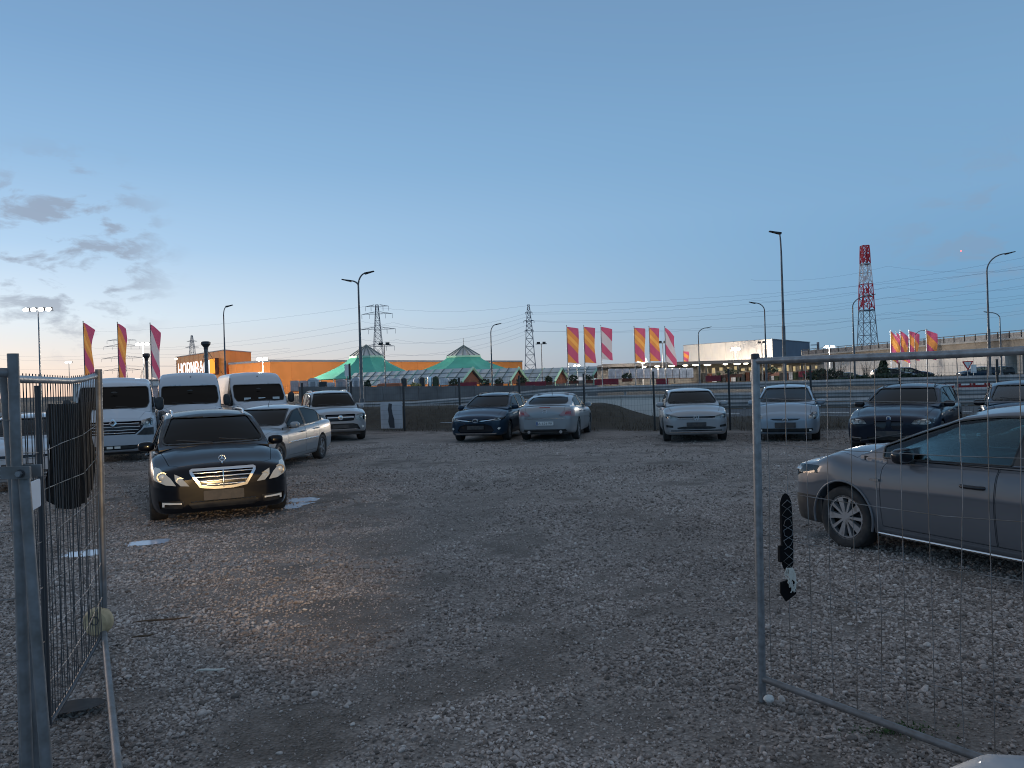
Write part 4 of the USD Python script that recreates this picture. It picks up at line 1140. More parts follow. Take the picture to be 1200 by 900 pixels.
def van_spec(H, facelift, papers=False):
    L, W, F = 5.55, 2.07, .84
    R = -(L - F)
    c = dict(W=W, wb=3.68, fo=F, ro=L - F - 3.68, r=.345, H=H, van=True, paint='paint_white', glass='dark_glass', tail_w=.93, nose_w=.70, spokes=6, rim_mat='dark_metal', tw=.225, crown=.05, wcrown=.09, rc=.16, roof_inset=.14, black_pillars=False)
    zs = H - 2.31
    c['zt'] = [(F, 1.02), (F - .04, 1.10), (F - .12, 1.16), (F - .3, 1.26), (.28, 1.40), (.12, 1.44), (-.6, 1.35), (R, 1.35)]
    c['zs'] = [(F, .98), (F - .12, 1.08), (F - .35, 1.16), (.2, 1.26), (-.5, 1.28), (R, 1.30)]
    c['zb'] = [(F, .36), (F - .05, .30), (F - .2, .27), (0, .30), (R + .2, .34), (R, .40)]
    c['belt'] = [(.14, 1.26), (R + .02, 1.30)]
    c['roof'] = [(.14, 1.40), (.05, 1.47), (-.30, 1.78), (-.58, 2.02), (-.70, 2.12 + zs * .3), (-.95, H - .11), (-1.25, H - .02), (-2.2, H), (-4.2, H - .02), (R + .16, H - .06), (R + .05, H - .22), (R + .02, 1.35)]
    c['wbelt'] = [(.14, .86), (-.3, .94), (-.9, .975), (R + .4, .975), (R + .02, .95)]
    c['wroof'] = .84
    c['screen'] = [(.80, 2.01), (.84, 1.95), (.86, 1.58), (.80, 1.445), (.35, 1.42)]
    c['screen_x'] = (-.70, .4)
    c['dlo'], c['pillars'] = (-1.05, -.12), []
    c['panels'] = [('door', 'y', Polygon([(-.12, .42), (-1.12, .42), (-1.12, 1.9), (-.60, 1.9), (-.22, 1.5), (-.10, 1.2)]), r) for r in ((.3, 1.2), (-1.2, -.3))]
    c['panels'] += [('bonnet', 'z', Polygon([(F - .14, .62), (.2, .80), (.2, -.80), (F - .14, -.62)]), (1.02, 1.7))]
    c['mirror'] = (-.22, 1.52, .05); c['mirror_h'] = .19; c['mirror_mat'] = 'black_plastic'
    c['handles'] = [(-.98, 1.12)]; c['handle_mat'] = 'black_plastic'
    if facelift:
        c['fittings'] = [('grille', 'front', sym([(.66, 1.09), (.74, .98), (.66, .86), (.52, .74)]), 'gloss_black', dict(recess=.05)),
                         ('headlight', 'front', pair((.66, .98), (.68, 1.10), (.90, 1.16), (.955, 1.12), (.955, .98), (.80, .93)), 'lamp_silver', dict(recess=.05, lens='lamp_lens', eyes=[(.81, 1.03, .055)])),
                         ('bumper_corner', 'front', pair((.97, .90), (.74, .90), (.56, .72), (.97, .70)), 'black_plastic', dict(d=.004)),
                         ('lower_grille', 'front', sym([(.60, .46), (.66, .36), (.4, .34)]), 'black_plastic', dict(recess=.04)),
                         ('fog_lamp', 'front', pair((.16, .44), (.02, .44), (.02, .38), (.16, .38)), 'lamp_silver', dict(d=.006))]
        c['extras'] = [ex_bars('grille_bar', [1.03, .945, .86, .785], .0, [.62, .64, .60, .52], r=.012, dx=-.004), ex_badge(0, 1.05, 'diamond', .10, dx=.02), ex_wipers]
    else:
        c['fittings'] = [('grille', 'front', sym([(.50, 1.02), (.52, .96), (.40, .82)]), 'black_plastic', dict(recess=.04)),
                         ('headlight', 'front', pair((.62, .98), (.70, 1.18), (.86, 1.26), (.96, 1.20), (.97, .98), (.80, .92)), 'lamp_silver', dict(recess=.05, lens='lamp_lens', eyes=[(.82, 1.07, .06)])),
                         ('lower_grille', 'front', sym([(.72, .66), (.74, .44)]), 'black_plastic', dict(recess=.04))]
        c['extras'] = [ex_badge(0, 1.06, 'disc', .08, dx=.02), ex_wipers, ex_plate(0, .74, 'plate_back'),
                       lambda t, S, c: part(t, 'brow_lamp', sphere((-.86, .05, 2.20 + (S.Hm - 2.31) * .6), .03, 1), 'black_plastic', True),] + ([lambda t, S, c: [part(t, 'paper_on_dashboard', bx(-.02, y, 1.50, .02, .24, .10, .1), 'plate_white', 30) for y in (-.45, .05, .55)]] if papers else [])
    return c


def front_at(px, py, Y, h, fo, dz=0):
    """where the front axle stands when the middle of the nose is seen at (px, py)"""
    p = P(px, py, Y)
    return (p[0] - h[0] * fo, p[1] - h[1] * fo)


def unit(a, b):
    n = math.hypot(a, b)
    return (a / n, b / n)


CARS = []


def put(name, label, cat, c, loc, h, group=None):
    CARS.append(build_car(name, label, cat, c, loc, unit(*h), group))
    return CARS[-1]


put('parked_car', 'black estate car with a chrome barred grille and cream headlights, nearest on the left', 'car', ESTATE, front_at(262, 565, 10.55, unit(.43, -.903), .85), (.43, -.903))
put('parked_car', 'silver saloon parked half behind the black estate car', 'car', SALOON, (-5.03 - .1 * 2.754 - .78, 19.8 - .995 * 2.754 + .08), (-.10, -.995))
put('parked_car', 'silver sport utility car with twin slot grille beside the last white van', 'car', SUV, front_at(399, 490, 25.4, unit(.36, -.93), .96), (.36, -.93))
put('parked_car', 'dark blue estate car with slim headlights next to the silver car seen from behind', 'car', HYBRID, front_at(557, 497, 23.4, unit(-.22, -.975), .95), (-.22, -.975))
put('parked_car', 'silver hatchback saloon seen from behind with a white number plate', 'car', TAIL, (1.17 + .22 * 2.725, 23.85 + .975 * 2.725), (.22, .975))
put('parked_car', 'small silver hatchback facing the camera in the middle of the far row', 'car', SMALL, front_at(816, 490, 20.9, unit(-.15, -.99), .79), (-.15, -.99))
put('parked_car', 'pale blue wedge shaped hatchback behind the post of the right fence', 'car', WEDGE, front_at(920, 490, 20.1, unit(-.36, -.93), .88), (-.36, -.93))
put('parked_car', 'dark navy estate car seen through the wires of the right fence', 'car', TOURER, front_at(1041, 500, 16.6, unit(-.60, -.80), .87), (-.60, -.80))
put('parked_car', 'grey hatchback with alloy wheels seen from the side behind the right fence', 'car', HATCH, (4.14, 8.18), (-.41, .912))
put('parked_van', 'white van with a black slatted grille and diamond badge, leftmost of the three vans', 'van', van_spec(2.31, True), front_at(132, 490, 20.2, unit(.42, -.91), .84), (.42, -.91))
put('parked_van', 'white high roofed van standing between the other two white vans', 'van', van_spec(2.50, False), front_at(225, 484, 24.4, unit(.42, -.91), .84), (.42, -.91))
put('parked_van', 'white high roofed van nearest the silver sport utility car', 'van', van_spec(2.50, False, True), front_at(311, 484, 27.0, unit(.47, -.88), .84), (.47, -.88))
NAVY2 = dict(HATCH, paint='paint_teal', res=1.0)
put('parked_car', 'dark blue hatchback cut by the right edge of the picture', 'car', NAVY2, front_at(1212, 492, 16.0, unit(-.50, -.866), .86), (-.50, -.866))
WHITE2 = dict(SMALL, paint='paint_white')
put('parked_car', 'white car glimpsed through the left site fence', 'car', WHITE2, (-9.7, 15.2), (.42, -.91))
# ---------------------------------------------------------------- the pale car beside the camera: only the corner of its bonnet shows; its right headlamp lights the yard
NEAR = dict(HATCH, paint='paint_pale_blue', res=1.0, far=True)
nh = unit(-.16, .987)
nh = (-1.0, 0.0)
nax = (1.24, .912)                                            # it stands across, close on the camera's right; its right wing shows
near_car = put('parked_car', 'pale car of which only a sliver of bonnet enters at the lower right corner', 'car', NEAR, tuple(nax), nh)
lp = holder(near_car, 'headlamp_bulb')
LZ = .735
sl = UsdLux.SphereLight.Define(stage, lp + '/beam')
sl.CreateRadiusAttr(.03); sl.CreateIntensityAttr(HEAD_I); sl.CreateNormalizeAttr(True); sl.CreateColorAttr(Gf.Vec3f(1.0, .66, .30))
UsdLux.ShapingAPI.Apply(sl.GetPrim()).CreateShapingConeAngleAttr(20.0)
UsdLux.ShapingAPI(sl.GetPrim()).CreateShapingConeSoftnessAttr(1.0)
sl.AddTranslateOp().Set(Gf.Vec3d(.81, -.64, LZ))
sl.AddRotateXYZOp().Set(Gf.Vec3f(90 + HEAD_PITCH, 0, -90 + HEAD_YAW))
part(near_car, 'lit_headlamp', sphere((.60, -.66, LZ - .02), .035, 2), 'lamp_silver', True)

# ---------------------------------------------------------------- right-hand site fence
def leaning_tube(a, b, r, n=12):
    return tube([a, b], r, n)


RF0, RD = np.array([1.325, 4.235]), unit(.567, -.824)
RL = 2.02


def rfp(t, z, lean=.02):
    return np.array([RF0[0] + RD[0] * t + lean * z / 1.9, RF0[1] + RD[1] * t, z])


rf = thing('site_fence_panel', 'galvanised mesh fence panel on the right with a round end post and wide meshes', 'fence')
part(rf, 'end_post', tube([rfp(0, .0), rfp(0, 1.905)], .0225, 20), 'galvanised', 40)
part(rf, 'end_post', tube([rfp(RL, .0), rfp(RL, 1.88)], .0225, 20), 'galvanised', 40)
part(rf, 'top_rail', tube([rfp(0, 1.875), rfp(RL * .5, 1.862), rfp(RL, 1.868)], .018, 16), 'galvanised', 40)
part(rf, 'bottom_rail', tube([rfp(0, .125), rfp(RL * .5, .118), rfp(RL, .125)], .0185, 16), 'galvanised_old', 40)
part(rf, 'post_cap', lathe([(0, .012), (.020, .010), (.0235, 0), (.0235, -.02), (.0226, -.02)], 20).apply_translation(rfp(0, 1.905)), 'dark_metal', 30)
for z in (.42, .63, .82, 1.05, 1.42):
    a = rfp(0, z)
    part(rf, 'weld_hole', lathe([(0, .003), (.007, .002), (.007, 0)], 10, 'y').apply_transform(trimesh.transformations.rotation_matrix(math.radians(160), [0, 0, 1])).apply_translation(a + [-.006, -.0215, 0]), 'black_plastic', 30)
tt = .063
while tt < RL - .03:
    bow = RNG.normal(0, .006, 3)
    part(rf, 'wire', tube([rfp(tt, .125), rfp(tt + bow[0], .6), rfp(tt + bow[1], 1.25), rfp(tt, 1.868)], .0021, 5), 'wire_steel', 40)
    tt += .125
for z in (.38, .67, .92, 1.17, 1.425, 1.67):
    b = RNG.normal(0, .008, 4)
    part(rf, 'wire', tube([rfp(0, z), rfp(.5, z + b[0] - .012), rfp(1.0, z + b[1] - .01), rfp(1.5, z + b[2]), rfp(RL, z)], .0021, 5), 'wire_steel', 40)

# black sleeve bag tied into the mesh
hb = rfp(.19, 0)
bagt = thing('sleeve_bag', 'narrow black cloth sleeve with white cord tied into the right fence', 'bag', (hb[0] - .01, hb[1] - .03, 0))
def zz(py): return float(P(922, py, hb[1] - .03)[2])
bm = trimesh.creation.icosphere(3, 1.0)
v = bm.vertices * [.031, .02, .5]
v[:, 0] *= 1.0 + .25 * (meshkit.noise(v * [20, 20, 9], 3) - .5)
v[:, 0] = np.sign(v[:, 0]) * np.minimum(np.abs(v[:, 0]) * 1.5, .029)
zt_, zb_ = zz(578), zz(672)
v[:, 2] = (v[:, 2] + .5) * (zt_ - zb_) + zb_
part(bagt, 'sleeve', trimesh.Trimesh(v, bm.faces, process=False), 'cloth_black', True)
part(bagt, 'side_pocket', bx(-.026, -.012, zz(648), .05, .02, .085, .2), 'cloth_black', 20)
fl = Polygon([(-.045, zz(682)), (.03, zz(676)), (.035, zz(695)), (-.02, zz(704)), (-.048, zz(694))])
part(bagt, 'flap', plate(fl, 'y', -.02, -.005), 'cloth_black', 20)
for k in range(2):
    zs_ = np.linspace(zz(585), zz(668), 15)
    part(bagt, 'lacing', tube([(.03 * math.sin(q * 1.7 + k * math.pi), -.024 + .004 * (-1) ** k, z) for q, z in enumerate(zs_)], .0016, 5), 'wire_steel', 40)
CRNG = np.random.default_rng(5)
for k in range(14):
    a = CRNG.uniform(-.032, .032, 2)
    part(bagt, 'cord_end', tube([(a[0] * .5, -.03, zz(664)), (a[0], -.037, zz(672) + a[1] * .3), (a[1] * .8 + .01, -.036, zz(681)), (a[0] * .6 + .012, -.03, zz(684 + .7 * k))], .0030, 6), 'cord_white', 40)

# ---------------------------------------------------------------- left-hand site fence
L0, L1 = np.array([-2.32, 3.56]), np.array([-3.03, 5.60])
LD = (L1 - L0); LLEN = float(np.linalg.norm(LD)); LD = LD / LLEN


def lfp(t, z, off=0.0):
    k = t / LLEN
    return np.array([L0[0] + LD[0] * t + off * LD[1], L0[1] + LD[1] * t - off * LD[0], z])


lf = thing('site_fence_panel', 'mesh fence panel swung open on the left with bent top rail', 'fence')
part(lf, 'end_post', tube([lfp(LLEN, .02), lfp(LLEN, 1.99) + [.02, 0, 0]], .0235, 18), 'galvanised_old', 40)
part(lf, 'end_post', tube([lfp(0, .02) + [.06, 0, 0], lfp(0, .9) + [.02, 0, 0], lfp(0, 1.9) + [-.03, 0, 0]], .0225, 18), 'galvanised_old', 40)
part(lf, 'middle_post', tube([lfp(LLEN * .22, .08), lfp(LLEN * .22, 1.86)], .016, 14), 'dark_metal', 40)
trs = [lfp(0, 1.888), lfp(.35, 1.890), lfp(.75, 1.892), lfp(1.25, 1.894), lfp(1.7, 1.912), lfp(LLEN, 1.945)]
part(lf, 'top_rail', tube(trs, .019, 14), 'galvanised', 40)
part(lf, 'bottom_rail', tube([lfp(0, .09), lfp(1, .07), lfp(LLEN, .09)], .013, 12), 'dark_metal', 40)
trx = np.array([q for q in (0, .35, .75, 1.25, 1.7, LLEN)]); trz = np.array([p[2] for p in trs])
tt = .075
while tt < LLEN - .03:
    zt_ = float(np.interp(tt, trx, trz)) + .03
    b = RNG.normal(0, .008, 3)
    part(lf, 'wire', tube([lfp(tt, .08), lfp(tt + b[0], .55, b[1]), lfp(tt + b[1], 1.2, b[2] * .8), lfp(tt, zt_)], .0026, 5), 'wire_dark', 40)
    tt += .062
for z in (.30, .55, .80, 1.06, 1.32, 1.55):
    b = RNG.normal(0, .016, 4)
    part(lf, 'wire', tube([lfp(0, z + b[0]), lfp(.5, z + b[1] - .02), lfp(1.0, z + b[2] - .03), lfp(1.6, z + b[3] - .01), lfp(LLEN, z + .04)], .0026, 5), 'wire_steel', 40)
# first panel, only its end shows at the picture's edge
lg = thing('site_fence_panel', 'fence panel cut by the left edge, only its end posts showing', 'fence')
A0 = P(21, 560, 3.46)
part(lg, 'end_post', tube([(A0[0] + .0, A0[1], .0), (A0[0] - .005, A0[1], 2.0)], .0235, 18), 'galvanised_old', 40)
part(lg, 'end_post', tube([(A0[0] - .062, A0[1] + .07, .0), (A0[0] - .05, A0[1] + .07, 1.93)], .019, 16), 'galvanised', 40)
part(lg, 'top_rail', tube([(A0[0] - .03, A0[1], 1.915), (A0[0] - .35, A0[1] - .25, 1.93), (A0[0] - 1.0, A0[1] - .8, 1.93)], .021, 14), 'galvanised_old', 40)
for k in range(7):
    x = A0[0] - .085 - .11 * k
    part(lg, 'wire', tube([(x, A0[1] - .09 * k - .06, .1), (x + .01, A0[1] - .09 * k - .06, 1.1), (x, A0[1] - .09 * k - .06, 1.93)], .0026, 5), 'wire_steel', 40)
for z in (.35, .62, .9, 1.2, 1.46, 1.7):
    part(lg, 'wire', tube([(A0[0], A0[1], z), (A0[0] - .3, A0[1] - .24, z + .015), (A0[0] - .9, A0[1] - .72, z - .01)], .0026, 5), 'wire_steel', 40)
# clamp that joins the two panels
cl = P(23, 553, 3.43)
ct = thing('fence_clamp', 'steel clamp with a bolt that joins the two near left fence posts', 'clamp')
part(ct, 'clamp_plate', bx(cl[0] + .005, cl[1] - .035, cl[2], .13, .012, .055), 'galvanised_old', 20)
part(ct, 'clamp_plate', bx(cl[0] + .005, cl[1] + .045, cl[2], .13, .010, .055), 'galvanised_old', 20)
part(ct, 'bolt', lathe([(0, .016), (.013, .016), (.013, 0)], 6, 'y').apply_translation([cl[0] + .030, cl[1] - .047, cl[2] - .004]), 'galvanised', 20)
part(ct, 'washer', lathe([(0, .003), (.019, .003), (.019, 0)], 18, 'y').apply_translation([cl[0] + .030, cl[1] - .042, cl[2] - .004]), 'dark_metal', 20)
# brace that stands at a slant against the clamped posts
b0, b1 = P(28, 556, 3.42), P(57, 930, 3.36)
top('brace_tube', tube([b0, b1 * [1, 1, 0] + [0, 0, .0]], .0235, 18), 'galvanised_old', 'slanting brace tube lit amber at its foot beside the left edge', 'tube', smooth=40)
# loose tube on the ground, foot block, plates and bits
g0, g1 = G(121, 742, .04), G(138, 905, .04)
top('loose_tube', tube([g0 + [0, 0, .05], (g0 + g1) / 2 + [0, 0, .01], g1 + (g1 - g0) * .25], .021, 16), 'galvanised_old', 'grey steel tube lying on the gravel along the left fence', 'tube', smooth=40)
fp = P(119, 726, 5.62)
ft_ = thing('beige_block', 'round beige foot block standing at the end post of the left fence', 'block', (fp[0], fp[1] - .05, fp[2]))
disc = lathe([(0, .05), (.085, .045), (.103, .02), (.105, 0), (.10, -.03), (0, -.035)], 28, 'y')
part(ft_, 'block', disc, 'foot_beige', 30)
part(ft_, 'socket', lathe([(.032, .056), (.032, .03), (.026, .03), (.026, .056), (.032, .056)], 16, 'y').apply_translation([0, 0, .02]), 'black_plastic', 30)
sp = P(40, 580, 3.85)
tp = thing('white_plate', 'blank white plastic plate wired to the left site fence', 'plate', sp, math.degrees(math.atan2(LD[1], LD[0])))
part(tp, 'plate', plate(rounded(sbox(-.11, -.07, .11, .07), .012), 'y', -.004, .004), 'tag_white', 20)
part(tp, 'cable_tie', tube([(-.09, -.006, .06), (-.09, .02, .075), (-.09, -.006, .055)], .003, 5), 'black_plastic', 40)
# black cover sheet hung over the far half of the panel
nu, nv = 34, 22
cs = []
for i in range(nu):
    for j in range(nv):
        u_, w_ = i / (nu - 1), j / (nv - 1)
        t_ = .86 + u_ * (LLEN - .93)
        zb_ = 1.16 - .10 * math.sin(u_ * math.pi) ** .6 + .05 * (1 - u_)
        z = (1.76 - .03 * u_ * (1 - u_)) * (1 - w_) + zb_ * w_
        off = .03 + .02 * math.sin(u_ * 42 + 2 * w_) * (.2 + .8 * w_) + .012 * math.sin(w_ * 9 + u_ * 5)
        cs.append(lfp(t_, z, -off))
ci, cj = np.meshgrid(np.arange(nu - 1), np.arange(nv - 1), indexing='ij')
cf = np.stack([ci * nv + cj, (ci + 1) * nv + cj, (ci + 1) * nv + cj + 1, ci * nv + cj + 1], -1).reshape(-1, 4)
cv = np.array(cs); cv2 = cv + np.array([-LD[1], LD[0], 0]) * .006
top('cover_sheet', trimesh.util.concatenate([as_tm((cv, cf)), as_tm((cv2, cf[:, ::-1]))]), 'cloth_black', 'black pleated cover sheet hung on the far half of the left fence', 'sheet', smooth=True)
lid = P(68, 713, 4.35)
top('rubber_mat', blob((lid[0] + .02, lid[1]), .20, .10, 20, .05 + float(tz(lid[0], lid[1])), seed=9, wob=.15), 'rubber', 'black rubber mat on the ground behind the left fence', 'mat', smooth=False)
rk = G(900, 824)
sm = trimesh.creation.icosphere(3, 1.0); sv = sm.vertices * (.9 + .35 * meshkit.fbm(sm.vertices * 1.6 + 9, 3, 4)[:, None])
top('white_stone', trimesh.Trimesh(sv * [.026, .024, .02] + [rk[0], rk[1] - .02, .03], sm.faces, process=False), 'stone_white', 'white stone lying at the foot of the right fence post', 'stone', smooth=True)
mo = G(1052, 860)
mv = []
for k in range(420):
    a, r_ = RNG.uniform(0, 6.28), RNG.gamma(1.4, .045)
    c = np.array([mo[0] + r_ * 1.5 * math.cos(a), mo[1] + r_ * math.sin(a) * .6, .012 + RNG.uniform(0, .018)])
    d1, d2 = RNG.normal(0, .008, 3), RNG.normal(0, .008, 3)
    mv.append(np.array([c, c + d1, c + d2 + [0, 0, .006]]))
mv = np.vstack(mv)
top('moss_tuft', trimesh.Trimesh(mv, np.arange(len(mv)).reshape(-1, 3), process=False), 'moss', 'small green tuft on the gravel under the right fence rail', 'moss', kind='stuff', smooth=False)
for k, (px, py, ln, an, lab) in enumerate(((190, 727, .42, 12, 'long thin dark twig lying on the gravel right of the left fence'), (168, 746, .16, 25, 'short dark stick lying on the gravel below the long twig'), (247, 786, .18, 5, 'pale splinter lying on the dark soil at the lower left'))):
    c = G(px, py, .04)
    a = math.radians(an)
    q = [(c[0] + (t_ - .5) * ln * math.cos(a), c[1] + (t_ - .5) * ln * math.sin(a), .045 + .003 * math.sin(t_ * 7)) for t_ in np.linspace(0, 1, 7)]
    top('twig', tube(q, [.004, .006, .008, .008, .007, .006, .003], 6), 'wood_twig' if k < 2 else 'cord_white', lab, 'twig', smooth=50)

# ---------------------------------------------------------------- far wire fence round the yard
def fpt(s, d, z):
    p = fsd(np.array(s, float), np.array(d, float))
    return np.array([p[0], p[1], z])


FENCE_LABS = ['far wire fence panel ' + q for q in ('hidden at the far left behind the vans', 'behind the leftmost white van', 'behind the middle white van', 'behind the last white van', 'behind the silver saloon', 'behind the silver sport utility car with the white board', 'between the white board and the blue estate car', 'behind the bonnet of the blue estate car', 'behind the silver car seen from behind', 'right of the silver car seen from behind', 'in front of the pale concrete wall', 'behind the small silver hatchback', 'behind the pale blue wedge shaped hatchback', 'left of the navy estate car', 'behind the navy estate car', 'right of the navy estate car', 'behind the dark blue hatchback at the right edge', 'outside the right edge of the picture')]
FENCE_LAB = 'dark wire mesh fence panel with a thin post behind the parked cars'
wf = thing('yard_fence_panel', FENCE_LAB, 'fence', (0, 0, 0), 0, 'wire fence panels at the far side of the yard')
part(wf, 'post', bx(0, 0, 1.02, .06, .06, 2.04), 'dark_post', 20)
part(wf, 'post_cap', bx(0, 0, 2.045, .065, .065, .012), 'dark_post', 20)
mesh_w = [tube([(x, .036, .08), (x, .036, 2.0)], .0022, 3, False) for x in np.arange(.1, 2.5, .1)] + [tube([(.0, .036 + o, z), (2.5, .036 + o, z)], .0028, 3, False) for z in np.arange(.1, 2.01, .2) for o in (-.004, .004)]
part(wf, 'mesh_panel', mesh_w, 'wire_dark', 40, kind='stuff')
frz = math.degrees(math.atan2(FT[1], FT[0]))
fl_prims = [wf]
for k in range(-6, 12):
    s_ = k * 2.5
    p = fpt(s_, 0, 0)
    p[2] = float(tz(p[0], p[1])) - .03
    lab_ = FENCE_LABS[k + 6]
    if k == -6:
        tag(stage.GetPrimAtPath(wf), lab_)
        pr = stage.GetPrimAtPath(wf); pr.GetAttribute('xformOp:translate').Set(Gf.Vec3d(*map(float, p))); UsdGeom.Xformable(pr).AddRotateZOp().Set(frz)
    else:
        copy_of(wf, lab_, p, frz)
# white board hung on the fence
bc = (P(440, 473, 30.2), P(469, 502, 30.2))
bt = thing('white_board', 'stained white board leaning on the far fence right of the silver sport utility car', 'board', fpt(-1.02, -.10, .12), frz)
part(bt, 'board', plate(rounded(sbox(-.01, .0, 1.0, 1.06), .03), 'y', -.012, .012), 'board_white', 20)
for k, z in enumerate((.18, .36, .54, .72, .90)):
    part(bt, 'crease', bx(.495, -.014, z, .96, .004, .012), 'sign_grey', 20)
st_p = Polygon([(.42, .05), (.62, .04), (.60, .38), (.54, .55), (.50, .80), (.52, .96), (.40, .98), (.36, .75), (.40, .5), (.36, .28)])
part(bt, 'stain', plate(st_p.buffer(.02).simplify(.01), 'y', -.0165, -.0125), 'board_stain', 20)
# white plastic film snagged on the wire fence and the mound
top('film_sheet', blob(fpt(2.0, .25, 0)[:2], .55, .16, -24, .30 + float(tz(*fpt(2.0, .25, 0)[:2])), seed=21), 'film_sheet', 'crumpled grey plastic film on the mound behind the blue estate car', 'film', smooth=True)

# ---------------------------------------------------------------- roads, rails and walls behind the yard
def strip(s0, s1, d0, d1, dz, ns=120, nd=8):
    s_, d_ = np.meshgrid(np.linspace(s0, s1, ns), np.linspace(d0, d1, nd), indexing='ij')
    p = fsd(s_.ravel(), d_.ravel())
    z = tz(p[:, 0], p[:, 1]) + dz
    i, j = np.meshgrid(np.arange(ns - 1), np.arange(nd - 1), indexing='ij')
    f = np.stack([i * nd + j, (i + 1) * nd + j, (i + 1) * nd + j + 1, i * nd + j + 1], -1).reshape(-1, 4)
    return (np.column_stack([p, z]), f)


top('road', strip(-60, 90, 4.75, 6.9, .05), 'asphalt', kind='structure', smooth=True)
top('upper_road', strip(-60, 90, 7.6, 10.1, .05), 'asphalt', kind='structure', smooth=True)
rd = thing('lane_marking', 'broken white lane line on the road behind the far fence', 'road marking')
for k in range(12):
    part(rd, 'dash', strip(2 + 4 * k, 4 + 4 * k, 5.75, 5.87, .056, 6, 2), 'road_paint', True)
WP = [(-.150, .0), (-.155, .015), (-.11, .03), (-.085, .075), (-.05, .08), (-.02, .03), (.02, .03), (.05, .08), (.085, .075), (.11, .03), (.155, .015), (.150, .0)]


def guard_rail(label, d, s0, s1, ztop, seg=4.0, post_h=.75):
    t = thing('guard_rail', label, 'guard rail')
    ss = np.arange(s0, s1 + .01, seg)
    for a, b in zip(ss[:-1], ss[1:]):
        v = []
        for s_ in (a - .15, b):
            z0 = ztop(s_) - .155
            off = .005 * ((int(a / seg)) % 2)
            for z, o in WP:
                v.append(fpt(s_, d - o - off, z0 + z))
        n = len(WP)
        f = [[k, k + 1, n + k + 1, n + k] for k in range(n - 1)]
        V = np.array(v); F4 = np.array(f)
        back = V + np.append(FN, 0) * .006
        part(t, 'beam', trimesh.util.concatenate([as_tm((V, F4)), as_tm((back, F4[:, ::-1]))]), 'rail_steel', 40)
        for s_ in (a, (a + b) / 2):
            p = fpt(s_, d + .06, 0); zg_ = float(tz(p[0], p[1])) - .2
            part(t, 'post', bx(p[0], p[1], (zg_ + ztop(s_) - .04) / 2, .10, .06, ztop(s_) - .04 - zg_, math.radians(frz)), 'rail_steel', 20)
    return t


guard_rail('far guard rail, topmost of the three steel crash barriers behind the fence', 10.4, -14, 38, lambda s: .92 + .56 * float(sstep(-6, 4, s)))
guard_rail('middle guard rail between the two roads behind the fence', 7.25, -12, 34, lambda s: .66 + .42 * float(sstep(-6, 5, s)))
guard_rail('nearest guard rail, lowest of the three steel crash barriers on the right', 4.5, 11, 33, lambda s: .86)
cwl = thing('retaining_wall', 'low pale concrete wall behind the far fence in the middle', 'wall')
for k in range(4):
    a, b = 4.6 + 1.55 * k, 6.13 + 1.55 * k
    p, q_ = fpt(a, 4.05, 0), fpt(b, 4.05, 0)
    c = (p + q_) / 2
    part(cwl, 'wall_block', bx(c[0], c[1], .50, 1.53, .22, 1.1 + .0 * k, math.radians(frz)), 'concrete_pale', 20)
    part(cwl, 'coping', bx(c[0], c[1], 1.08, 1.54, .28, .07, math.radians(frz)), 'concrete', 20)
# long wet concrete barrier on the left
bw = thing('barrier_wall', 'long grey concrete barrier below the green tents', 'wall')
w0, w1 = P(352, 462, 60), P(700, 456, 52)
nseg = 16
for k in range(nseg):
    a, b = w0 + (w1 - w0) * k / nseg, w0 + (w1 - w0) * (k + .985) / nseg
    c = (a + b) / 2
    h = 1.0 * (1 - k / nseg) + .25
    zt0 = 1.95 - .55 * k / nseg
    part(bw, 'barrier_block', bx(c[0], c[1], (zt0 + .3) / 2, float(np.linalg.norm((b - a)[:2])), .35, zt0 - .3, math.atan2(b[1] - a[1], b[0] - a[0])), 'concrete_wet', 20)

# ---------------------------------------------------------------- street lamps
def street_lamp(label, px, py, Y, top_y, arms, r=.085, z0=None, mat_='lamp_post', head=.55):
    """px, py: a point on the pole; arms: (tip px, tip py)"""
    X = P(px, py, Y)[0]
    zg_ = float(tz(X, Y)) - .1 if z0 is None else z0
    zt_ = float(P(px, top_y, Y)[2])
    t = thing('street_lamp', label, 'street lamp', (X, Y, zg_))
    H = zt_ - zg_
    part(t, 'pole', tube([(0, 0, 0), (0, 0, H * .5), (0, 0, H * .5 + .01), (0, 0, H)], [r, r * .95, r * .72, r * .5], 12), mat_, 40)
    part(t, 'base', lathe([(0, .5), (r * 1.5, .5), (r * 1.7, .45), (r * 1.7, 0)], 12), mat_, 30)
    for ax, ay in arms:
        tip = P(ax, ay, Y); dx, dz = tip[0] - X, tip[2] - zg_ - H
        pts_ = [(dx * (1 - math.cos(a)), 0, H + dz * math.sin(a)) for a in np.linspace(0, math.pi / 2, 9)]
        ap = part(t, 'arm', tube(pts_, np.linspace(r * .5, r * .38, 9), 8), mat_, 40)
        s_ = 1 if dx > 0 else -1
        hd = trimesh.creation.box([head, .26, .10]); hv = hd.vertices
        hv[:, 2] *= np.where(hv[:, 0] * s_ > 0, .5, 1.0); hv[:, 1] *= np.where(hv[:, 0] * s_ > 0, .6, 1.0)
        hd = trimesh.Trimesh(hv, hd.faces, process=False)
        hd.apply_transform(trimesh.transformations.rotation_matrix(-s_ * .22, [0, 1, 0])); hd.apply_translation([dx + s_ * head * .35, 0, H + dz + .03])
        part(t, 'lamp_head', hd, 'dark_post', 20)
    return t


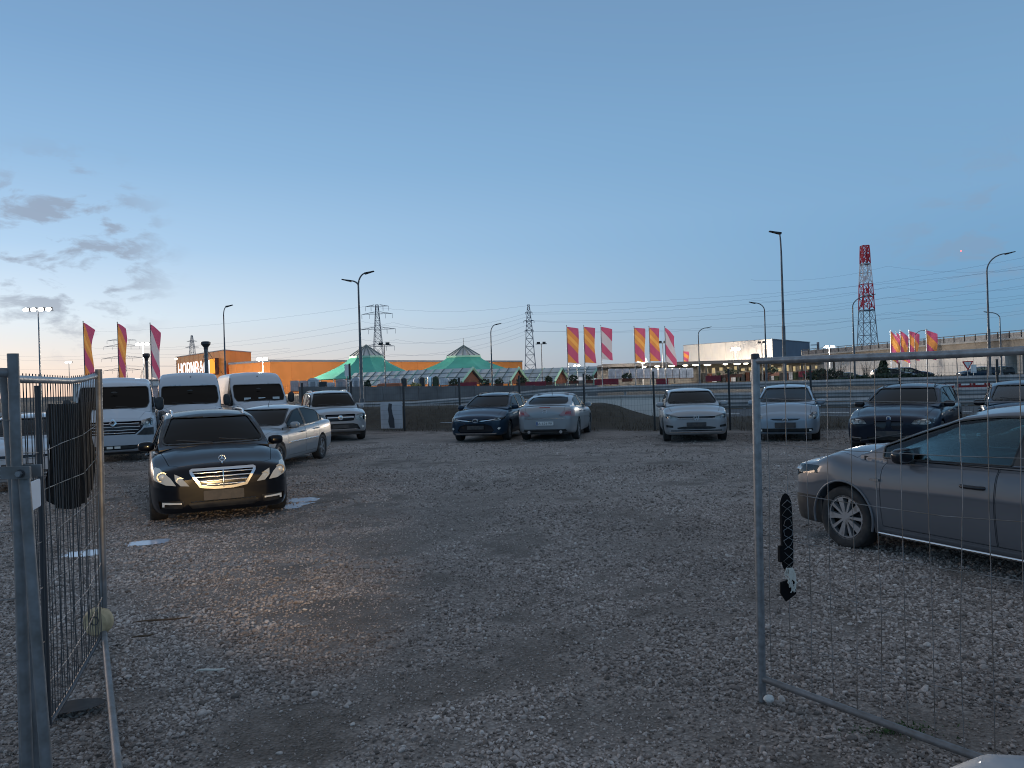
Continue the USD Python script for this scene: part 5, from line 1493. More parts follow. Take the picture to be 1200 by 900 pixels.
street_lamp('tall double armed street lamp behind the silver sport utility car', 422, 400, 44, 335, [(429, 320), (410, 329)], .10)
street_lamp('tallest street lamp on the right, short arm and dark wedge head', 918, 380, 40, 300, [(913, 273)], .095, head=.62)
street_lamp('street lamp with arm bent left beside the tallest lamp', 897, 400, 66, 364, [(884, 355)], .095)
street_lamp('street lamp before the green tents in the middle of the skyline', 576, 420, 74, 391, [(582, 380)], .10)
street_lamp('slim street lamp rising in front of the orange store', 263, 400, 60, 370, [(266, 359)], .085)
street_lamp('street lamp in front of the large white hall', 819, 415, 88, 392, [(829, 384)], .10)
street_lamp('street lamp at the far right with a long arm to the right', 1158, 370, 46, 318, [(1180, 297)], .085)
street_lamp('street lamp beside the red and white mast', 1000, 390, 70, 360, [(1020, 346)], .10)
street_lamp('small street lamp behind the far right lamp, arm to the left', 1172, 385, 82, 373, [(1158, 366)], .10)
street_lamp('small street lamp between the flags on the right', 1072, 400, 112, 395, [(1083, 387)], .10)


def spot_mast(label, px, Y, top_y, mid_y, heads=2, z0=.7, lit=None, r=.08, size=.35, cat='lamp mast', spread=None, light=0):
    X = P(px, mid_y, Y)[0]
    zt_ = float(P(px, top_y, Y)[2])
    t = thing('lamp_mast', label, cat, (X, Y, z0))
    H = zt_ - z0
    part(t, 'pole', tube([(0, 0, 0), (0, 0, H)], [r, r * .6], 10), 'lamp_post' if not lit else 'galvanised', 40)
    sp_ = spread or size * 1.3
    part(t, 'crossbar', tube([(-sp_ * heads / 2, 0, H), (sp_ * heads / 2, 0, H)], r * .6, 8), 'lamp_post', 40)
    for k in range(heads):
        x = (k - (heads - 1) / 2) * sp_
        hb_ = part(t, 'lamp_head', bx(x, 0, H + size * .25, size * .85, size * .5, size * .6), 'dark_post', 20)
        if lit:
            part(hb_, 'lit_face', [sphere((x, -size * .32, H + size * .15), size * .5, 2, (1, .5, .72))], lit, True)
    if light:
        q = UsdLux.SphereLight.Define(stage, t + '/flood')
        q.CreateRadiusAttr(.45); q.CreateNormalizeAttr(True); q.CreateIntensityAttr(light); q.CreateColorAttr(Gf.Vec3f(1, .84, .66) if lit != 'lamp_cold' else Gf.Vec3f(1, .93, .84))
        q.AddTranslateOp().Set(Gf.Vec3d(0, -1.3, H))
    return t


spot_mast('lit floodlight mast with a wide bright head at the far left', 46, 120, 364, 400, 4, lit='lamp_cold', r=.16, size=.9)
spot_mast('small lit mast low over the left fence', 81, 210, 425, 432, 2, lit='lamp_cold', r=.12, size=.8)
spot_mast('lit mast between the second and third flags on the left', 168, 170, 404, 420, 3, lit='lamp_cold', r=.14, size=.85, light=7000.0)
spot_mast('lit warm floodlight in front of the orange store wing', 308, 150, 422, 430, 2, lit='lamp_warm', r=.12, size=.95, light=11000.0)
spot_mast('unlit twin spotlight mast right of the pylon', 451, 105, 404, 425, 2, r=.09, size=.6, spread=.9)
spot_mast('unlit twin spotlight mast right of the slim pylon', 635, 115, 403, 425, 2, r=.09, size=.55, spread=.85)
spot_mast('unlit twin spotlight mast between the last two middle flags', 777, 120, 402, 420, 2, r=.09, size=.6, spread=.8)
spot_mast('unlit twin spotlight mast in front of the white hall corner', 893, 130, 402, 415, 2, r=.09, size=.55, spread=.8)
spot_mast('lit warm floodlight behind the middle flags', 753, 125, 424, 430, 1, lit='lamp_warm', r=.09, size=1.25, light=2500.0)
spot_mast('small lit lamp behind the first middle flag', 676, 128, 429, 434, 2, lit='lamp_soft', r=.08, size=.5)
spot_mast('lit lamp with two bright heads left of the overpass', 972, 112, 407, 418, 2, lit='lamp_cold', r=.09, size=.55, spread=.85, light=3000.0)
hall_lamp = spot_mast('lit floodlight glowing against the white hall', 862, 185, 410, 420, 2, lit='lamp_warm', r=.12, size=1.0)
spot_mast('small lit lamp on the left corner of the orange store', 207, 205, 421, 425, 1, lit='lamp_soft', r=.1, size=.75)
hl = UsdLux.SphereLight.Define(stage, hall_lamp + '/flood')
hl.CreateRadiusAttr(.5); hl.CreateNormalizeAttr(True); hl.CreateIntensityAttr(HALL_I); hl.CreateColorAttr(Gf.Vec3f(1, .84, .66))
_z = float(P(862, 410, 185)[2]) - .7
hl.AddTranslateOp().Set(Gf.Vec3d(0, -1.5, _z))

# ---------------------------------------------------------------- flags
def flag(label, px, Y, top_y, base_y, h_px, w_px, m, droop=0.0, fold=0.0, pole='lamp_post', z0=None, ph=0.0):
    X = P(px, (top_y + base_y) / 2, Y)[0]
    zt_ = float(P(px, top_y, Y)[2])
    z0 = .7 if z0 is None else z0
    t = thing('flag', label, 'flag', (X, Y, z0), 0, 'advertising flags of the store')
    H = zt_ - z0
    part(t, 'pole', tube([(0, 0, 0), (0, 0, H)], [.075, .045], 10), pole, 40)
    part(t, 'finial', sphere((0, 0, H + .04), .07, 1), pole, True)
    w, h = w_px / FPX * Y, h_px / FPX * Y
    nu, nv = 16, 30
    u_, v_ = np.meshgrid(np.linspace(0, 1, nu), np.linspace(0, 1, nv), indexing='ij')
    width = w * (1 + fold * .5 * np.sin(v_ * 5 + ph))
    x = u_ * width + .05
    z = H - .12 - v_ * h - droop * w * u_ ** 1.3 * (1 - .45 * v_)
    y = .12 * w * np.sin(u_ * 4.5 + v_ * 4 + ph) * u_ + fold * .3 * w * np.sin(v_ * 9 + ph) * u_
    V = np.stack([x, y, z], -1).reshape(-1, 3)
    i, j = np.meshgrid(np.arange(nu - 1), np.arange(nv - 1), indexing='ij')
    f = np.stack([i * nv + j, i * nv + j + 1, (i + 1) * nv + j + 1, (i + 1) * nv + j], -1).reshape(-1, 4)
    part(t, 'cloth', (V, f), m, True, uv=np.stack([u_.ravel(), 1 - v_.ravel()], -1))
    return t


flag('first flag on the left, orange and pink, hanging in a long point', 98.5, 97, 377, 440, 66, 11, 'flag_orange', .8, .5, ph=2.6)
flag('second flag on the left, orange and pink, curled over', 138.5, 97, 378, 440, 64, 8.5, 'flag_orange', .7, .4, ph=.6)
flag('third flag on the left, white with pink bands', 177, 97, 379, 446, 62, 10, 'flag_white', 1.0, .3, ph=1.7)
flag('orange and pink flag, leftmost of the six in the middle', 665, 105, 382, 450, 42, 13, 'flag_orange', .18, .08, 'galvanised', ph=.4)
flag('orange and pink flag, second of the six in the middle', 685, 105, 382, 450, 42, 12.5, 'flag_orange', .15, .1, 'galvanised', ph=2.0)
flag('white flag with pink diagonals, third of the six in the middle', 705, 105, 382, 450, 38, 12.5, 'flag_white', .25, .04, 'galvanised', ph=1.2)
flag('orange and pink flag, fourth of the six in the middle', 744, 105, 383, 450, 40, 12, 'flag_orange', .12, .1, 'galvanised', ph=.9)
flag('orange and pink flag, fifth of the six in the middle', 761.5, 105, 383, 450, 39, 11.5, 'flag_orange', .10, .08, 'galvanised', ph=2.7)
flag('white flag with pink bands blown out, last of the six in the middle', 780, 105, 383, 450, 40, 11, 'flag_white', .95, .2, 'galvanised', ph=3.6)
flag('small orange flag at the left corner of the white hall', 801, 160, 411, 432, 13, 6, 'flag_orange_deep', .1, .1, 'galvanised')
flag('orange and pink flag, leftmost of the group on the right', 1044, 113, 387, 440, 34, 10, 'flag_orange', 1.1, .2, 'board_white', ph=.3)
flag('pink flag partly hidden behind the leftmost of the group on the right', 1051, 119, 389, 440, 30, 6, 'flag_white', 1.0, .3, 'board_white', ph=1.3)
flag('orange and pink flag, second tall one of the group on the right', 1055.5, 113, 387, 440, 34, 9, 'flag_orange_deep', .9, .25, 'board_white', ph=2.2)
flag('orange and pink flag, third tall one of the group on the right', 1066, 113, 387, 440, 33, 11, 'flag_orange_deep', .4, .15, 'board_white', ph=1.1)
flag('orange and pink flag, rightmost of the group on the right', 1086, 113, 386, 440, 33, 12, 'flag_orange_deep', .4, .1, 'board_white', ph=.2)
# ---------------------------------------------------------------- pylons and power lines
def lattice(t, name, levels, m, r=.09, brace=True, rb=None):
    """square lattice legs through (z, half width) levels"""
    rb = rb or r * .6
    legs, br = [], []
    for sx in (-1, 1):
        for sy in (-1, 1):
            legs.append(tube([(sx * w, sy * w, z) for z, w in levels], r, 4, False))
    for (z0, w0), (z1, w1) in zip(levels[:-1], levels[1:]):
        n = max(1, round((z1 - z0) / max(2.0 * (w0 + w1) / 2, 1.0)))
        for k in range(n):
            a, b = k / n, (k + 1) / n
            wa, wb_ = w0 + (w1 - w0) * a, w0 + (w1 - w0) * b
            za, zb_ = z0 + (z1 - z0) * a, z0 + (z1 - z0) * b
            for sx, sy, ex, ey in ((-1, -1, 1, -1), (1, -1, 1, 1), (1, 1, -1, 1), (-1, 1, -1, -1)):
                br.append(tube([(sx * wa, sy * wa, za), (ex * wb_, ey * wb_, zb_)], rb, 3, False))
                br.append(tube([(ex * wa, ey * wa, za), (sx * wb_, sy * wb_, zb_)], rb, 3, False))
                br.append(tube([(sx * wb_, sy * wb_, zb_), (ex * wb_, ey * wb_, zb_)], rb, 3, False))
    part(t, name, legs, m, 40, kind=None)
    part(t, name + '_bracing', br, m, 40, kind='stuff')


def pylon(label, px, Y, top_y, base_y, arms, bw, tw, r=.16, group=None, ins=2.5, rz=0.0):
    """arms: (pixel y, half length in px)"""
    X = P(px, (top_y + base_y) / 2, Y)[0]
    t = thing('pylon', label, 'pylon', (X, Y, 0), rz)
    H = float(P(px, top_y, Y)[2])
    za = [float(P(px, ay, Y)[2]) for ay, _ in arms]
    zlow = min(za)
    lattice(t, 'mast', [(0, bw), (zlow * .55, bw * .45 + tw * .55), (zlow, tw * 1.15), (H, tw * .35)], 'pylon_steel', r)
    for z, (_, hp) in zip(za, arms):
        L_ = hp / FPX * Y
        br = []
        for s_ in (-1, 1):
            br += [tube([(s_ * tw * .8, -.6, z + L_ * .14), (s_ * L_, 0, z)], r * .8, 4, False), tube([(s_ * tw * .8, .6, z + L_ * .14), (s_ * L_, 0, z)], r * .8, 4, False), tube([(0, 0, z), (s_ * L_, 0, z)], r * .8, 4, False)]
            n = max(3, int(L_ / 2.2))
            for k in range(1, n):
                x = s_ * (tw * .8 + (L_ - tw * .8) * k / n)
                zz_ = z + L_ * .14 * (1 - (abs(x) - tw * .8) / (L_ - tw * .8))
                br.append(tube([(x, 0, z), (x, 0, zz_)], r * .5, 3, False))
                x2 = s_ * (tw * .8 + (L_ - tw * .8) * (k - 1) / n)
                br.append(tube([(x2, 0, z), (x, 0, zz_)], r * .5, 3, False))
        part(t, 'crossarm', br, 'pylon_steel', 40, kind='stuff')
        if ins:
            for x in (-L_, -L_ * .52, L_ * .52, L_):
                part(t, 'insulator', tube([(x, 0, z), (x, 0, z - ins)], r * .8, 4), 'pylon_steel', 40)
    return t, X, za


pylon('broad lattice pylon with four crossarms behind the green tents', 443, 420, 357, 440, [(359, 13.5), (368, 18), (386, 21), (406, 19)], 4.2, 1.9, .13)
pylon('slim lattice pylon with short crossarms in the middle of the skyline', 620.5, 420, 357, 440, [(366, 4), (376, 6), (387, 5)], 3.6, 1.5, .15, ins=1.2)
pylon('broad far pylon behind the flags on the left', 143, 620, 396, 440, [(399, 17), (406, 21), (420, 24), (434, 22)], 4.4, 2.0, .13)
pylon('small far pylon above the white lettering', 225.5, 640, 393, 440, [(400, 6), (407, 8)], 4.0, 1.4, .16, ins=0)
Xm = P(1015, 350, 300)[0]
mt_ = thing('lattice_mast', 'tall lattice mast painted red and white on the right', 'mast', (Xm, 300, 0))
def mz_(py): return float(P(1015, py, 300)[2])
def mw_(px): return px / FPX * 300 / 2 * .88
lattice(mt_, 'lower_mast', [(0, mw_(22)), (mz_(408), mw_(19.5)), (mz_(363), mw_(14.5))], 'pylon_steel', .17, rb=.09)
lattice(mt_, 'red_section', [(mz_(363), mw_(14.5)), (mz_(348), mw_(13.5)), (mz_(333), mw_(12.5))], 'pylon_red', .22, rb=.14)
lattice(mt_, 'white_section', [(mz_(333), mw_(12.5)), (mz_(320), mw_(11)), (mz_(309), mw_(9.5))], 'pylon_white', .20, rb=.14)
lattice(mt_, 'top_section', [(mz_(309), mw_(9.5)), (mz_(298), mw_(9)), (mz_(288), mw_(8))], 'pylon_red', .24, rb=.18)
for py, w, m in ((300, 8.2, 'pylon_red'), (293, 7.6, 'pylon_red'), (304, 6, 'pylon_red'), (340, 7, 'pylon_red'), (345, 9, 'pylon_white'), (357, 12.5, 'pylon_red'), (352, 9, 'pylon_red'), (326, 5, 'pylon_white')):
    for k in range(5):
        a = RNG.uniform(0, 6.28)
        part(mt_, 'antenna_panel', bx(mw_(w) * math.cos(a), mw_(w) * math.sin(a), mz_(py) + RNG.uniform(-.5, .5), .5, .3, RNG.uniform(.9, 2.0), a), m, 20)
for py, w in ((364, 15.5), (310, 10.5)):
    part(mt_, 'platform', bx(0, 0, mz_(py), 2 * mw_(w), 2 * mw_(w), .25), 'pylon_steel', 20)
ob = P(1126, 294, 900)
top('aircraft_light', sphere(ob, .8, 1), 'obstruction', 'tiny red light high in the sky right of the mast', 'light', smooth=True)


LINES = []
LINE_LABS = ['power line ' + q for q in ('from the upper left crossarm of the broad pylon to the slim pylon', 'from the upper right crossarm of the broad pylon to the slim pylon', 'from the left end of the second crossarm of the broad pylon', 'from the right end of the second crossarm of the broad pylon', 'from the left end of the third crossarm of the broad pylon', 'from the right end of the third crossarm of the broad pylon', 'from the very top of both middle pylons')]
LINE_LABS += [q + ' of the five power lines crossing the sky right of the mast' for q in ('topmost', 'second from the top', 'middle', 'fourth from the top', 'lowest')]
LINE_LABS += [q + ' of the three far power lines behind the left flags' for q in ('topmost', 'middle', 'lowest')]


def power_line(pts_px, sag, r=.034, lab=None):
    pts_ = []
    for (a, b) in zip(pts_px[:-1], pts_px[1:]):
        pa, pb = P(*a), P(*b)
        for k in range(16):
            q = k / 16
            p = pa * (1 - q) + pb * q
            p[2] -= sag * 4 * q * (1 - q)
            pts_.append(p)
    pts_.append(P(*pts_px[-1]))
    LINES.append(1)
    top('power_line', tube(pts_, r, 4, False), 'cable', LINE_LABS[len(LINES) - 1], 'power line', 'power lines', smooth=40)


for (x0, y0), (x1, y1), (x2, y2), sg in (((425, 377), (620, 366), (1230, 296), 6), ((461, 378), (626, 368), (1230, 306), 6), ((424, 398), (616, 376), (1230, 320), 6), ((465, 398), (626, 377), (1230, 330), 6),
                                        ((424, 416), (616, 388), (1230, 352), 5), ((462, 415), (625, 388), (1230, 345), 5), ((430, 359), (620, 358), (1230, 312), 3)):
    power_line([(x0 - 330, y0 + 30, 640), (x0, y0, 420), (x1, y1, 420), (x2, y2, 330)], sg)
for y0, y1 in ((312, 318), (336, 340), (348, 347), (366, 365), (373, 368)):
    power_line([(880, y0 + 16, 420), (1040, y0, 400), (1230, y1 - 6, 380)], 3, .034)
for y0, y1 in ((413, 411), (417, 414), (428, 424)):
    power_line([(-20, y0 + 2, 620), (143, y0, 620), (340, y1 - 3, 560)], 3, .04)

# ---------------------------------------------------------------- orange store
def wall_box(t, name, a, b, depth, z0, z1, m):
    """a box whose front runs from a to b (x, y), going back by depth"""
    a, b = np.asarray(a, float)[:2], np.asarray(b, float)[:2]
    d = (b - a) / np.linalg.norm(b - a); n = np.array([-d[1], d[0]])
    if n[1] < 0:
        n = -n
    c = (a + b) / 2 + n * depth / 2
    return part(t, name, bx(c[0], c[1], (z0 + z1) / 2, float(np.linalg.norm(b - a)), depth, z1 - z0, math.atan2(d[1], d[0])), m, 20), d, n


st = thing('store_building', 'long orange store with white lit letters on its tall block', 'building')
c0, cA, cB = P(206, 417, 232), P(263, 410, 200), P(294, 410, 216)
zt_ = float(P(263, 410.5, 200)[2])
fr = np.array([cA[:2] - c0[:2]])[0]; fr /= np.linalg.norm(fr)
poly = Polygon([c0[:2], cA[:2], cB[:2], cB[:2] + (c0 - cA)[:2]])
part(st, 'tall_block', plate(poly, 'z', .5, zt_), 'orange_cladding', 20)
part(st, 'parapet', plate(poly.buffer(.12, join_style=2).difference(poly.buffer(-.4, join_style=2)), 'z', zt_, zt_ + .22), 'grey_cladding', 20)
w0, w1, w2 = P(268, 425.5, 198), P(316, 421.5, 186), P(612, 423, 262)
zw = float(P(316, 421.5, 186)[2])
n_ = np.array([-(w1 - w0)[1], (w1 - w0)[0]]); n_ /= np.linalg.norm(n_)
wing = Polygon([w0[:2], w1[:2], w2[:2], w2[:2] + [-4, 30], w0[:2] + [-4, 30]])
wpth = part(st, 'wing', plate(wing, 'z', .5, zw - .5), 'orange_cladding', 20)
part(st, 'wing_parapet', plate(wing.buffer(.1, join_style=2).difference(wing.buffer(-.4, join_style=2)), 'z', zw - .5, zw), 'grey_cladding', 20)
# cladding joints on the two long faces
for a, b, zz1, n in ((c0, cA, zt_, 10), (cA, cB, zt_, 5), (w0, w1, zw - .5, 5), (w1, w2, zw - .5, 16)):
    d = (b - a)[:2]; nn = np.array([d[1], -d[0]]) / np.linalg.norm(d)
    for k in range(1, n):
        p = a[:2] + d * k / n + nn * .01
        part(st, 'cladding_joint', bx(p[0], p[1], (zz1 + .6) / 2, .10, .04, zz1 - .6, math.atan2(d[1], d[0])), 'orange_cladding', 20)
tm = meshkit.text_mesh('HORNBACH', 1.0, .25, False)
bb = tm.bounds
La, Lb = P(209, 441, 230), P(250, 437, 207)
ld = (Lb - La)[:2]; ll = np.linalg.norm(ld); ld /= ll
nn = np.array([ld[1], -ld[0]])
zl0, zl1 = float(P(250, 438.0, 207)[2]), float(P(250, 421.0, 207)[2])
tv = tm.vertices - bb[0]
tv = tv / (bb[1] - bb[0])
base = La[:2] + nn * .25
# set the letters on the wall's own plane
wall0 = c0[:2]; wd = fr
pa = wall0 + wd * float((La[:2] - wall0) @ wd); pb = wall0 + wd * float((Lb[:2] - wall0) @ wd)
V = np.column_stack([pa[0] + (pb - pa)[0] * tv[:, 0] + nn[0] * (.06 + .08 * tv[:, 2]), pa[1] + (pb - pa)[1] * tv[:, 0] + nn[1] * (.06 + .08 * tv[:, 2]), zl0 + (zl1 - zl0) * tv[:, 1]])
part(st, 'sign_lettering', trimesh.Trimesh(V, tm.faces, process=False), 'sign_letters', False, 'white glowing capital letters')
q0, q1 = P(251, 437, 206.5), P(257, 437, 203.5)
pa2 = wall0 + wd * float((q0[:2] - wall0) @ wd); pb2 = wall0 + wd * float((q1[:2] - wall0) @ wd)
cc = (pa2 + pb2) / 2 + nn * .5
part(st, 'sign_box', bx(cc[0], cc[1], (zl0 + zl1) / 2, float(np.linalg.norm(pb2 - pa2)), 1.0, zl1 - zl0 + .3, math.atan2(wd[1], wd[0])), 'brown_board', 20)
cf_ = (pa2 + pb2) / 2 + nn * 1.03
part(st, 'sign_face', bx(cf_[0], cf_[1], (zl0 + zl1) / 2, float(np.linalg.norm(pb2 - pa2)) - .2, .06, zl1 - zl0, math.atan2(wd[1], wd[0])), 'sign_orange', 20)
for k in range(3):
    p = P(517 + 9 * k, 423.5, 258)
    part(st, 'roof_unit', bx(p[0], p[1] + 4, p[2], 2.0, 1.5, 1.0), 'white_film', 20)
lw = thing('low_store_hall', 'low pale hall with an orange gate behind the left vans', 'building')
for a, b, z, m in (((95, 440), (136, 440), 2.9, 'white_cladding'), ((137, 440), (142, 440), 3.3, 'orange_cladding'), ((143, 440), (205, 440), 3.0, 'white_cladding')):
    pa_, pb_ = P(*a, 150), P(*b, 150)
    part(lw, 'wall_panel', bx((pa_[0] + pb_[0]) / 2, 150, (z + 1.4) / 2, pb_[0] - pa_[0], 6, z + 1.2), m, 20)
part(lw, 'roof_edge', bx(P(150, 440, 150)[0], 150, 4.45, 19, 6.6, .18), 'grey_cladding', 20)
pk = thing('low_pink_wall', 'pinkish wall of a shed between the first two vans', 'building')
pa_, pb_ = P(178, 440, 140), P(192, 440, 140)
part(pk, 'wall', bx((pa_[0] + pb_[0]) / 2, 140, 1.6, pb_[0] - pa_[0], 5, 3.0), 'pink_film', 20)
part(pk, 'roof', bx((pa_[0] + pb_[0]) / 2, 140, 3.15, pb_[0] - pa_[0] + .3, 5.3, .14), 'grey_cladding', 20)
for px, ty, Y, r_, lab in ((241, 400, 92, .24, 'thick grey mast with a funnel top in front of the orange store'), (171, 414, 100, .20, 'grey mast with a funnel top between the left flags')):
    X = P(px + .7, 420, Y)[0]; z1 = float(P(px, ty, Y)[2])
    t = thing('funnel_mast', lab, 'mast', (X, Y, .7))
    H = z1 - .7
    part(t, 'pole', tube([(0, 0, 0), (0, 0, H - .7)], [r_ * 1.1, r_], 14), 'lamp_post', 40)
    part(t, 'funnel', lathe([(r_, H - 1.0), (r_ * 1.15, H - .7), (r_ * 2.3, H - .35), (r_ * 2.3, H - .1), (r_ * 1.4, H), (0, H)], 16), 'dark_metal', 30)
    for a in (.4, 2.5, 4.6):
        part(t, 'guy_wire', tube([(0, 0, H - .8), (2.6 * math.cos(a), 2.6 * math.sin(a), H * .25)], .02, 4), 'dark_metal', 40)

# ---------------------------------------------------------------- green tent roofs of the garden centre
def tent(label, px, Y, apex_y, lant_y, lant_px, base_y, base_px, spire=False):
    X = P(px, lant_y, Y)[0]
    t = thing('tent_roof', label, 'tent', (X, Y, 0))
    za, zl, zb_ = (float(P(px, q, Y)[2]) for q in (apex_y, lant_y, base_y))
    rl, rb = lant_px / FPX * Y / 2 * 1.06, base_px / FPX * Y / 2 * 1.10
    n = 8
    ang = np.arange(n) * 2 * np.pi / n + math.pi / 8
    levels = [(q, rl + (rb - rl) * q ** 1.25, zl - (zl - zb_) * (q ** .92)) for q in np.linspace(0, 1, 7)]
    for k in range(n):
        a, b = ang[k], ang[(k + 1) % n]
        V, F4 = [], []
        for q, r_, z in levels:
            V += [(r_ * math.cos(a), r_ * math.sin(a), z), (r_ * .5 * (math.cos(a) + math.cos(b)) * (1 - .05 * math.sin(q * 3.14)), r_ * .5 * (math.sin(a) + math.sin(b)) * (1 - .05 * math.sin(q * 3.14)), z - .25 * math.sin(q * 3.14)), (r_ * math.cos(b), r_ * math.sin(b), z)]
        for l_ in range(len(levels) - 1):
            for m_ in range(2):
                i = l_ * 3 + m_
                F4.append([i, i + 3, i + 4, i + 1])
        part(t, 'canopy_panel', (np.array(V), np.array(F4)), 'green_tent', 20)
        part(t, 'lantern_panel', trimesh.Trimesh([(rl * math.cos(a), rl * math.sin(a), zl + .35), (rl * math.cos(b), rl * math.sin(b), zl + .35), (0, 0, za)], [[0, 1, 2]], process=False), 'lantern_glazing', False)
        part(t, 'lantern_rib', tube([(rl * math.cos(a), rl * math.sin(a), zl + .38), (0, 0, za + .05)], .13, 5), 'roof_rib', 40)
        m = (a + (b if b > a else b + 2 * np.pi)) / 2
        part(t, 'lantern_rib', tube([(rl * .93 * math.cos(m), rl * .93 * math.sin(m), zl + .38), (0, 0, za)], .11, 5), 'roof_rib', 40)
        part(t, 'pole', tube([(rb * .98 * math.cos(a), rb * .98 * math.sin(a), .7), (rb * .98 * math.cos(a), rb * .98 * math.sin(a), zb_)], .12, 6), 'lamp_post', 40)
    part(t, 'collar', lathe([(rl * 1.02, zl + .36), (rl * 1.04, zl), (rl * .98, zl - .1)], 8).apply_transform(trimesh.transformations.rotation_matrix(math.pi / 8, [0, 0, 1])), 'green_trim', 20)
    if spire:
        part(t, 'spire', tube([(0, 0, za), (0, 0, float(P(px, apex_y - 9, Y)[2]))], .06, 5), 'lamp_post', 40)
    return t


tent('left green tent roof with a ribbed grey lantern on top', 429.5, 150, 404.5, 419.5, 37, 443.5, 122)
tent('right green tent roof with a ribbed grey lantern and thin spire', 543.5, 168, 405, 419, 39, 436, 112, True)

# ---------------------------------------------------------------- glazed garden halls with green gables
GD = np.array(unit(-.86, .51))
def hall(label, px, py, Y, ln, half=2.9, rise=2.0):
    pk_ = P(px, py, Y)
    t = thing('garden_hall', label, 'building')
    g = np.array([-GD[1], GD[0]]) * -1.0                           # across the gable
    g = g if g[0] > 0 else -g
    z1, z0 = float(pk_[2]), float(pk_[2]) - rise
    A = pk_[:2]; B = A + GD * ln
    for s_ in (-1, 1):
        a0, b0 = A + g * s_ * half * 1.18, B + g * s_ * half * 1.18
        zE = z0 - rise * .18
        V = np.array([[*A, z1], [*B, z1], [*b0, zE], [*a0, zE]])
        part(t, 'roof_slope', (np.vstack([V, V - [0, 0, .12]]), np.array([[0, 1, 2, 3], [7, 6, 5, 4], [0, 3, 7, 4], [1, 5, 6, 2], [3, 2, 6, 7]])), 'roof_glazing', 20)
        for k in range(int(ln / 1.9) + 1):
            q = min(1, k * 1.9 / ln)
            p, r_ = A + (B - A) * q, a0 + (b0 - a0) * q
            part(t, 'roof_rib', tube([(*p, z1 + .06), (*r_, zE + .06)], .085, 4), 'roof_rib' if k % 2 else 'green_trim', 40)
        for q in (.33, .66):
            part(t, 'roof_purlin', tube([(*(A + (a0 - A) * q), z1 + (zE - z1) * q + .07), (*(B + (b0 - B) * q), z1 + (zE - z1) * q + .07)], .06, 4), 'roof_rib', 40)
        part(t, 'bargeboard', tube([(*(A - GD * .12), z1 + .02), (*(a0 - GD * .12), zE + .02)], .24, 4), 'green_trim', 20)
    gp = A + GD * .4
    Vg = np.array([[*gp, z1 - .2], [*(gp + g * half), z0 - .15], [*(gp - g * half), z0 - .15], [*(gp + g * half), z0 - .75], [*(gp - g * half), z0 - .75]])
    part(t, 'gable_board', trimesh.Trimesh(Vg, [[0, 1, 2], [1, 3, 4], [1, 4, 2]], process=False), 'brown_board', 20)
    for s_ in (-1, 1):
        for q in (0, .5, 1):
            p = A + (B - A) * q * .98 + g * s_ * half
            part(t, 'post', tube([(*p, .6), (*p, z0)], .13, 6), 'green_trim', 40)
    return t


hall('first glazed hall from the left with a green edged brown gable', 553.5, 431, 128, 26)
hall('second glazed hall with a green edged brown gable behind the blue estate car', 607.5, 431, 133, 15, 2.7)
hall('third glazed hall with a brown gable behind the first middle flag', 658, 431.5, 138, 13, 2.6)
hall('fourth glazed hall with pale frame behind the third middle flag', 701, 429, 144, 15, 2.4, 1.5)
hall('fifth glazed hall behind the gap between the middle flags', 742, 428.5, 150, 14, 2.4, 1.3)

# ---------------------------------------------------------------- goods in the yard of the garden centre
def goods(name, label, cat, px, py_top, py_base, w_px, Y, m, shape='pack'):
    p = P(px, py_base, Y)
    h, w = float(P(px, py_top, Y)[2] - p[2]), w_px / FPX * Y
    t = thing(name, label, cat, (p[0], Y, p[2]))
    if shape == 'pack':
        b = trimesh.creation.box([w, w * .8, h]).subdivide().subdivide().subdivide()
        v = b.vertices.copy(); v += .06 * w * (meshkit.fbm(v * 2.2 + px, 3, int(px)) - .5)[:, None] * np.sign(v)
        top_ = v[:, 2] > h * .4
        v[top_, :2] *= .9
        part(t, 'wrapped_load', trimesh.Trimesh(v + [0, 0, h / 2 + .1], b.faces, process=False), m, 25)
        part(t, 'pallet', [bx(0, 0, .05, w * 1.05, w * .85, .1)], 'brown_board', 20)
    elif shape == 'barrel':
        part(t, 'drum', lathe([(0, 0), (w * .5, .0), (w * .5, h * .8), (w * .42, h * .95), (w * .1, h), (0, h)], 18), m, 30)
        part(t, 'lid', lathe([(0, h * 1.03), (w * .14, h * 1.02), (w * .14, h * .98)], 12), 'dark_tarp', 30)
    elif shape == 'banner':
        part(t, 'banner_cloth', plate(sbox(-w / 2, .15 * h, w / 2, h), 'y', -.02, .02), m, 20)
        for s_ in (-1, 1):
            part(t, 'post', bx(s_ * w * .47, .06, h / 2, .08, .08, h), 'dark_post', 20)
    elif shape == 'hut':
        part(t, 'cabin', bx(0, 0, h * .46, w, w * .8, h * .92), m, 20)
        part(t, 'roof', plate(Polygon([(-w * .55, h * .9), (w * .55, h * .9), (w * .25, h * 1.06), (-w * .25, h * 1.06)]), 'y', -w * .45, w * .45), m, 20)
        part(t, 'door', bx(0, -w * .405, h * .42, w * .5, .03, h * .74), 'grey_cladding', 20)
    elif shape == 'planter':
        part(t, 'crate', bx(0, 0, h * .2, w, w * .5, h * .4), 'brown_board', 20)
        foliage(t, 'foliage', np.array([0, 0, h * .62]), np.array([w * .5, w * .4, h * .42]), 160, .20, m)
    return t


